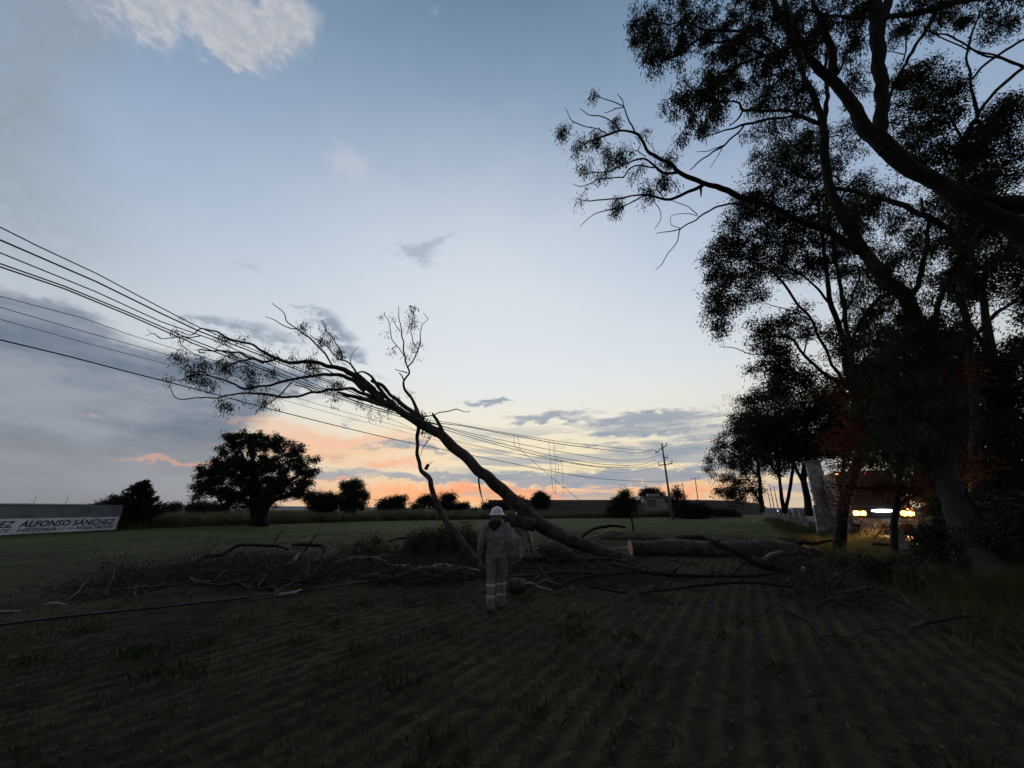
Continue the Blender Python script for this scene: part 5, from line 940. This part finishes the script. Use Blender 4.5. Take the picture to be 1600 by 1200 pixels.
gI = np.random.default_rng(77); bI = pb_.copy(); pI = Geo(); lp = []
for _ in range(9):
    th = gI.uniform(0, 6.28); z = np.linspace(.0, gI.uniform(1.8, 4.6), 9); q = np.stack([np.cos(th + z * .5) * .5 + gI.normal(size=9) * .05, np.sin(th + z * .5) * .42 - .1 + gI.normal(size=9) * .05, z], 1) + bI; pI.tube(q, np.linspace(.02, .006, 9), 4)
    i = gI.integers(1, 9, 60); lp.append(q[i] + gI.normal(size=(60, 3)) * .12)
lp = np.vstack(lp); rI = thing('climbing_plant', 'dark creeper climbing over the tall white pillar', 'creeper', bI); pI.build('stems', M['bark_dark'], rI); Geo().leaves(lp, gI.normal(size=lp.shape), np.full(len(lp), .16), np.full(len(lp), .09), gI).build('leaves', M['leaf_dark'], rI, smooth=False); rI['kind'] = 'stuff'

# ------------------------------------------------------------------ people
def fuse(geo, voxel, name, mat, parent, it=3, fold=0.0, seed=0):
    tmp = geo.build('tmp', None, local=True); mo = tmp.modifiers.new('r', 'REMESH'); mo.mode = 'VOXEL'; mo.voxel_size = voxel; mo.use_smooth_shade = True
    sm = tmp.modifiers.new('s', 'SMOOTH'); sm.factor = .5; sm.iterations = it
    bpy.context.view_layer.update(); me = bpy.data.meshes.new_from_object(tmp.evaluated_get(bpy.context.evaluated_depsgraph_get())); bpy.data.objects.remove(tmp)
    n = len(me.vertices)
    if fold:
        a = np.empty(n * 3, np.float32); me.vertices.foreach_get('co', a); a = a.reshape(-1, 3); nr = np.empty(n * 3, np.float32); me.vertices.foreach_get('normal', nr); nr = nr.reshape(-1, 3)
        h = np.sin(a[:, 2] * 55 + 9 * np.sin(a[:, 0] * 14 + seed) + 5 * np.sin(a[:, 1] * 17)) * .6 + np.sin(a[:, 2] * 23 - a[:, 0] * 31 + seed * 2) * .5 + np.sin(a[:, 0] * 40 + a[:, 2] * 12) * .3
        me.vertices.foreach_set('co', (a + nr * (h * fold)[:, None]).astype(np.float32).ravel())
    me.materials.clear(); me.materials.append(M[mat]); me.name = name; me.update()
    for p_ in me.polygons: p_.use_smooth = True
    o = bpy.data.objects.new(name, me); COL.objects.link(o); o.parent = parent; return o
def ell(geo, secs, k=16):
    """loft of ellipses: (x, y, z, rx, ry)"""
    secs = np.array(secs, float); th = np.arange(k) * 2 * math.pi / k; n = len(secs)
    v = np.stack([secs[:, None, 0] + secs[:, None, 3] * np.cos(th), secs[:, None, 1] + secs[:, None, 4] * np.sin(th), np.broadcast_to(secs[:, None, 2], (n, k))], -1).reshape(-1, 3)
    i = np.arange(n - 1)[:, None] * k; j = np.arange(k)[None]; j2 = (j + 1) % k; q = np.stack([i + j, i + j2, i + k + j2, i + k + j], -1).reshape(-1, 4)
    v = np.vstack([v, secs[0, :3], secs[-1, :3]]); c = n * k; jj = np.arange(k); e = (n - 1) * k
    geo.add(v, q, np.vstack([np.stack([np.full(k, c), (jj + 1) % k, jj], -1), np.stack([np.full(k, c + 1), e + jj, e + (jj + 1) % k], -1)])); return geo
def ball(geo, c, r, k=12, sx=1, sy=1, sz=1):
    n = 8; pr = [(max(.001, r * math.sin(math.pi * i / n)), -r * math.cos(math.pi * i / n) * sz) for i in range(n + 1)]; return geo.lathe(pr, c, k, sx, sy)
def limb3(geo, pts, rad, k=12, n=6):
    p = np.hstack([np.array(pts, float), np.array(rad, float)[:, None]]); a = smooth_line(p, .05); geo.tube(a[:, :3], a[:, 3], k); ball(geo, a[0, :3], a[0, 3]); ball(geo, a[-1, :3], a[-1, 3]); return geo
def hand(geo, w, d, side, curl=.5, s=1.0):
    """wrist point, direction of the forearm, side +1/-1: palm, four bent fingers and a thumb"""
    d = np.array(d, float); d /= np.linalg.norm(d); f = np.array([0, 1.0, 0]); f = f - d * (f @ d); f /= np.linalg.norm(f); n = np.cross(d, f) * side        # f: across the palm (towards thumb), n: palm normal inwards
    w = np.array(w, float); pc = w + d * .048 * s
    for q in np.linspace(-.03, .03, 5): limb3(geo, [w + d * .01 + f * q * .7, pc + f * q, w + d * .092 * s + f * q], [.015, .016, .014], 8)
    for i, (q, L) in enumerate(((.032, .070), (.011, .080), (-.011, .074), (-.031, .058))):
        a = w + d * .09 * s + f * q; c1 = curl * (.8 + .12 * i); v1 = d * math.cos(c1 * .6) + n * math.sin(c1 * .6); v2 = d * math.cos(c1 * 1.5) + n * math.sin(c1 * 1.5); v3 = d * math.cos(c1 * 2.3) + n * math.sin(c1 * 2.3)
        b = a + v1 * L * .45; c = b + v2 * L * .32; e = c + v3 * L * .25; geo.tube([a - d * .01, a, b, c, e], [.0105, .0105, .0095, .0088, .0075], 8)
    a = w + d * .03 + f * .034; geo.tube([a - f * .01, a + (f * .7 + d * .6 + n * .3) * .03, a + (f * .62 + d * 1.1 + n * .6) * .042, a + (f * .5 + d * 1.7 + n * .9) * .045], [.014, .0125, .011, .009], 8)
def person(label, loc, rz, J, jacket='jacket', trousers='trousers', seed=0, neck=True, hood=True):
    rt = thing('person', label, 'person', loc, rz)
    g_ = lambda k: np.array(J[k], float)
    pel, che, nk, hd = g_('pelvis'), g_('chest'), g_('neck'), g_('head'); B = Geo()
    # continuous body: trunk, neck, head with features, limbs, hands and feet
    limb3(B, [pel + [0, 0, -.04], pel + [0, 0, .1], (pel + che) / 2, che, che + (nk - che) * .6, nk], [.125, .12, .115, .125, .09, .058], 14); limb3(B, [nk - [0, 0, .02], nk + (hd - nk) * .55], [.056, .055])
    fd = np.array(J.get('face', (0, 1, 0)), float); fd /= np.linalg.norm(fd); sdv = np.cross(fd, [0, 0, 1.]); ball(B, hd, .098, 16, .80, .95, 1.15); ball(B, hd + fd * .035 - [0, 0, .055], .062, 12, .9, 1, .9)
    ball(B, hd + fd * .102 - [0, 0, .018], .017, 8, 1, 1, 1.5); ball(B, hd + fd * .088 - [0, 0, .060], .022, 8, 1.1, .7, .5)
    for s in (-1, 1):
        ball(B, hd + sdv * s * .082 - [0, 0, .012], .026, 8, .5, .8, 1.2); ball(B, hd + fd * .082 + sdv * s * .033 + [0, 0, .014], .014, 8)
        sh, eb, wr = g_('shoulder%+d' % s), g_('elbow%+d' % s), g_('wrist%+d' % s); limb3(B, [che + [0, 0, .08], sh, (sh + eb) / 2, eb, (eb + wr) / 2, wr], [.06, .058, .05, .042, .04, .028]); hand(B, wr, wr - eb, -s if s > 0 else 1, J.get('curl', .55))
        hp, kn, an = g_('hip%+d' % s), g_('knee%+d' % s), g_('ankle%+d' % s); limb3(B, [pel, hp, (hp + kn) / 2, kn, kn + (an - kn) * .35, an], [.08, .085, .075, .055, .052, .038]); to = g_('toe%+d' % s); limb3(B, [an - [0, 0, .02], an - [0, 0, .04], to], [.038, .038, .028])
    fuse(B, .0085, 'body', 'skin', rt, 2)
    # jacket
    Jk = Geo(); hem = pel + [0, 0, J.get('hem', -.09)]; up = [hem, pel + [0, 0, .05], pel * .5 + che * .5, che, che * .45 + nk * .55 - [0, 0, .01], nk - [0, 0, .01]]
    rr = [(.205, .155), (.19, .145), (.19, .145), (.212, .145), (.165, .115), (.07, .07)]; ell(Jk, [(*p, *r) for p, r in zip(up, rr)], 20)
    for s in (-1, 1):
        sh, eb, wr = g_('shoulder%+d' % s), g_('elbow%+d' % s), g_('wrist%+d' % s); limb3(Jk, [sh * .8 + che * .2 + [0, 0, .02], sh, (sh + eb) / 2, eb, (eb + wr) / 2, wr - (wr - eb) * .06], [.085, .082, .075, .067, .060, .050])
    jo = fuse(Jk, .013, 'jacket', jacket, rt, 5, .0085, seed)
    Tr = Geo(); ell(Tr, [(*(pel + [0, 0, -.13]), .17, .13), (*(pel + [0, 0, -.02]), .178, .14), (*(pel + [0, 0, .08]), .16, .125)], 20)
    for s in (-1, 1):
        hp, kn, an = g_('hip%+d' % s), g_('knee%+d' % s), g_('ankle%+d' % s); limb3(Tr, [hp + [0, 0, .02], hp - [0, 0, .08], (hp + kn) / 2, kn, (kn + an) / 2, an + [0, 0, .015]], [.10, .106, .094, .080, .078, .072])
    to_ = fuse(Tr, .013, 'trousers', trousers, rt, 4, .008, seed + 3)
    for s in (-1, 1):
        kn, an = g_('knee%+d' % s), g_('ankle%+d' % s)
        for f, rr_ in ((.22, .087), (.66, .083)):
            c = kn + (an - kn) * f; Geo().tube([c + [0, 0, .017], c + [0, 0, .006], c - [0, 0, .006], c - [0, 0, .017]], [rr_ * .97, rr_, rr_, rr_ * .97], 18, cap=False).build('reflective_band', M['band'], to_, local=True)
        to = g_('toe%+d' % s); Bt = Geo(); dv = to - an; dv[2] = 0; limb3(Bt, [an + [0, 0, .05], an - [0, 0, .015], an - [0, 0, .035]], [.062, .060, .056]); limb3(Bt, [an - dv * .25 - [0, 0, .045], an + dv * .4 - [0, 0, .045], to], [.050, .052, .042]); fuse(Bt, .009, 'boot', 'boot', rt, 2)
        wr, eb = g_('wrist%+d' % s), g_('elbow%+d' % s); Hg = Geo(); hand(Hg, wr, wr - eb, -s if s > 0 else 1, J.get('curl', .55)); v = np.vstack(Hg.v); fuse(Hg, .006, 'glove', 'glove', rt, 1, .0)
    # hard hat with a full brim, cloth hanging under it, dark hood lying on the shoulders
    tz = hd + [0, 0, .022]; He = Geo(); He.lathe([(.160, -.006), (.162, .0), (.142, .010), (.128, .022), (.122, .05), (.112, .085), (.088, .118), (.055, .136), (.02, .143), (.001, .144)], tz, 32, .94, 1.06); He.lathe([(.160, -.006), (.125, .010), (.118, .03)], tz, 32, .94, 1.06)
    ho = He.build('helmet', M['helmet'], rt, local=True)
    rd = Geo(); th = np.linspace(-1.25, 1.25, 14); rd.tube([tz + np.array([0, math.sin(a) * .118, math.cos(a) * .112 + .036]) for a in th], .010, 6); rd.build('helmet_ridge', M['helmet'], ho, local=True)
    if neck:
        Nc = Geo(); bx = -fd; c = hd + bx * .01; ell(Nc, [(*(c - [0, 0, .155] + bx * .02), .085, .095), (*(c - [0, 0, .09]), .093, .105), (*(c - [0, 0, .02]), .096, .112), (*(c + [0, 0, .02]), .098, .114)], 18); fuse(Nc, .009, 'neck_cloth', 'neck_cloth', rt, 3, .003, seed)
    if hood:
        Hd = Geo(); b = nk - fd * .03; ell(Hd, [(*(b - fd * .095 - [0, 0, .115]), .022, .02), (*(b - fd * .085 - [0, 0, .06]), .085, .038), (*(b - fd * .06 - [0, 0, .005]), .125, .055), (*(b - fd * .03 + [0, 0, .035]), .115, .07), (*(b + [0, 0, .06]), .09, .08)], 18); fuse(Hd, .009, 'hood', 'hood', rt, 3, .003, seed + 1)
    return rt
fb = G(772, 954); fb[2] = .0
J1 = dict(pelvis=(.01, .02, .93), chest=(0, .0, 1.235), neck=(0, -.005, 1.435), head=(.008, .02, 1.572), face=(.30, 1, 0), curl=.6, hem=-.10)
J1.update({'shoulder-1': (-.185, .0, 1.375), 'elbow-1': (-.285, -.03, 1.11), 'wrist-1': (-.300, .05, .87), 'shoulder+1': (.185, -.0, 1.375), 'elbow+1': (.275, -.05, 1.10), 'wrist+1': (.262, .02, .86),
           'hip-1': (-.075, .0, .87), 'knee-1': (-.085, -.0, .49), 'ankle-1': (-.075, -.12, .10), 'toe-1': (-.085, .05, .035), 'hip+1': (.095, .02, .87), 'knee+1': (.10, .14, .49), 'ankle+1': (.085, .20, .085), 'toe+1': (.10, .38, .035)})
person('worker in grey overalls and white hard hat seen from behind', fb + np.array([.02, .05, 0]), -R(2), J1)
b2 = G(816, 879)
J2 = dict(pelvis=(.13, .10, .90), chest=(.03, .05, 1.20), neck=(-.03, .03, 1.39), head=(-.08, .02, 1.52), face=(-1, .25, -.1), curl=.7, hem=-.06)
J2.update({'shoulder-1': (-.12, -.12, 1.33), 'elbow-1': (-.22, -.12, 1.08), 'wrist-1': (-.10, -.02, .90), 'shoulder+1': (.13, .16, 1.33), 'elbow+1': (.24, .18, 1.06), 'wrist+1': (.10, .05, .90),
           'hip-1': (.06, .02, .85), 'knee-1': (.0, .0, .48), 'ankle-1': (.0, .0, .085), 'toe-1': (-.15, -.03, .035), 'hip+1': (.22, .15, .85), 'knee+1': (.32, .35, .47), 'ankle+1': (.34, .60, .085), 'toe+1': (.20, .62, .035)})
person('stooping worker in pale clothes half hidden behind the leaning trunk', b2, 0, J2, 'grey_cloth', 'grey_cloth', 5, neck=True, hood=False)

# ------------------------------------------------------------------ truck with its lamps on and far cars
M['lamp_halo'] = emit('lamp_halo', (1, .30, .04), .28)  # orange halo around the lamps, put in as a dim emission
tl = ST(26.9, 5.92, .506)
rt = thing('truck', 'truck with glowing amber headlights and bright white bar behind the dark branches', 'truck', tl, -R(30))
Bx = lambda c, d, n, m, p=rt, tp=1.0, sm=False: Geo().box(c, d, taper=tp).build(n, M[m], p, smooth=sm, local=True)
def cab():
    pr = [(-.05, .5), (-.12, .62), (-.12, 1.30), (-.02, 1.42), (.28, 2.30), (.42, 2.42), (1.9, 2.45), (1.9, .5)]; g = Geo(); n = len(pr)
    for sx in (-1.15, 1.15): pass
    v = np.array([(sx * (1.0 if z < 1.5 else .95), y, z) for sx in (-1.15, 1.15) for y, z in pr]); q = [[i, (i + 1) % n, n + (i + 1) % n, n + i] for i in range(n)]; g.add(v, q)
    c = np.array([[-1.12, .8, 1.4], [1.12, .8, 1.4]]); g.add(np.vstack([v, c]), None, [[(i + 1) % n, i, 2 * n] for i in range(n)] + [[n + i, n + (i + 1) % n, 2 * n + 1] for i in range(n)]); return g
cb = cab().build('cab', M['truck_paint'], rt, smooth=False, local=True)
g = Geo(); g.add([(-1.0, -.045, 1.47), (1.0, -.045, 1.47), (.94, .235, 2.22), (-.94, .235, 2.22)], [[0, 1, 2, 3]]); g.build('windscreen', M['glass'], cb, smooth=False, local=True)
Bx((0, 3.9, 1.95), (2.45, 4.6, 2.5), 'cargo_box', 'truck_paint'); Bx((0, -.20, .60), (2.36, .24, .26), 'bumper', 'whitepost'); Bx((0, -.135, 1.0), (1.25, .05, .42), 'grille', 'dark_metal'); Bx((0, 3.2, .55), (.9, 6, .2), 'chassis', 'dark_metal')
Bx((0, -.34, .62), (.34, .02, .13), 'number_plate', 'whitewash')
g = Geo(); xs = np.linspace(-.42, .42, 9); hh = .075 * np.sqrt(np.clip(1 - (xs / .46) ** 2, .05, 1)); g.tube(np.stack([xs, np.full(9, -.19), np.full(9, 1.10)], 1), hh, 8); g.build('bright_bar', M['bright_white'], rt, local=True)  # emissive white bar across the grille
for sx in (-1, 1):
    hl = Geo().box((sx * .90, -.13, .98), (.52, .06, .25)).build('headlight', M['lamp_halo'], rt, smooth=False, local=True)  # housing box glows in place of the halo around the lamps
    for dx in (-.13, .13):
        g = Geo(); th = np.arange(20) * 2 * math.pi / 20; c = np.array([sx * .90 + dx, -.175, .98]); v = np.vstack([[c + np.array([math.cos(a) * .115, 0, math.sin(a) * .105]) for a in th], [c + np.array([0, -.02, 0])]]); j = np.arange(20); g.add(v, None, np.stack([j, (j + 1) % 20, np.full(20, 20)], -1)); g.build('lamp', M['lamp_warm'], hl, local=True)
    m_ = Geo(); m_.tube([(sx * 1.12, .1, 1.7), (sx * 1.38, -.05, 1.75)], .018, 5); m_.box((sx * 1.40, -.06, 1.85), (.16, .06, .42)); m_.build('mirror', M['dark_metal'], rt, smooth=False, local=True)
    for yy in (1.0, 5.2):
        w_ = Geo(); pr = [(.001, -.14), (.30, -.14), (.44, -.13), (.47, -.08), (.47, .08), (.44, .13), (.30, .14), (.001, .14)]; th = np.arange(24) * 2 * math.pi / 24; v = np.array([(sx * 1.02 + z, yy + r_ * math.cos(a), .47 + r_ * math.sin(a)) for r_, z in pr for a in th]); i = np.arange(len(pr) - 1)[:, None] * 24; j = np.arange(24)[None]; j2 = (j + 1) % 24
        w_.add(v, np.stack([i + j, i + j2, i + 24 + j2, i + 24 + j], -1).reshape(-1, 4)); w_.build('wheel', M['tyre'], rt, local=True)
for x, m_ in ((-1.12, 'marker'), (0.12, 'marker_red')): Geo().box((x, 1.57, 3.06), (.12, .06, .05)).build('marker_lamp', M[m_], rt, smooth=False, local=True)
for sx, e in ((-1, 22), (1, 22)):
    L = bpy.data.lights.new('headlamp_light', 'SPOT'); L.energy = e * 50; L.color = (1, .55, .2); L.spot_size = R(150); L.spot_blend = 1; L.shadow_soft_size = .1; lo = bpy.data.objects.new('headlamp_light', L); COL.objects.link(lo); lo.parent = rt; lo.location = (sx * .9, -.30, .98); lo.rotation_euler = (R(86), 0, R(180))
def car(label, s, t, mat, lamp, group, lights=2):
    r_ = thing('car', label, 'car', ST(s, t, .506), -R(30), group); pr = [(0, .3), (-.02, .62), (.9, .82), (1.45, 1.35), (2.9, 1.42), (3.8, .95), (4.3, .9), (4.35, .3)]; n = len(pr)
    v = np.array([(sx * (.87 if z < 1 else .68), y, z) for sx in (-1, 1) for y, z in pr]); c = np.array([[-.85, 2.1, .7], [.85, 2.1, .7]])
    g = Geo().add(np.vstack([v, c]), [[i, (i + 1) % n, n + (i + 1) % n, n + i] for i in range(n)], [[(i + 1) % n, i, 2 * n] for i in range(n)] + [[n + i, n + (i + 1) % n, 2 * n + 1] for i in range(n)]); bd = g.build('body', M[mat], r_, smooth=False, local=True)
    Geo().add([(-.66, .98, .87), (.66, .98, .87), (.60, 1.42, 1.30), (-.60, 1.42, 1.30)], [[0, 1, 2, 3]]).build('windscreen', M['glass'], bd, smooth=False, local=True)
    for sx in (-1, 1):
        g = Geo(); ball(g, (sx * .62, -.02, .62), .12 if lights > 1 else .10, 10, 1, .4, .8); g.build('headlight', M[lamp], r_, local=True)
        for yy in (.8, 3.5):
            g = Geo(); th = np.linspace(0, 2 * math.pi, 17); g.tube([(sx * .72, yy, .32), (sx * .74, yy, .32), (sx * .90, yy, .32), (sx * .92, yy, .32)], [.28, .32, .32, .28], 16); g.build('wheel', M['tyre'], r_, local=True)
car('oncoming car with warm glowing headlights far down the road', 150, 6.1, 'car_grey', 'lamp_far', None)
car('pale car with dim white lights right of the glowing one', 138, 8.6, 'car_white', 'lamp_far_white', None)
car('second pale car just right behind the tree trunks', 118, 9.4, 'car_white', 'lamp_far_white', None)
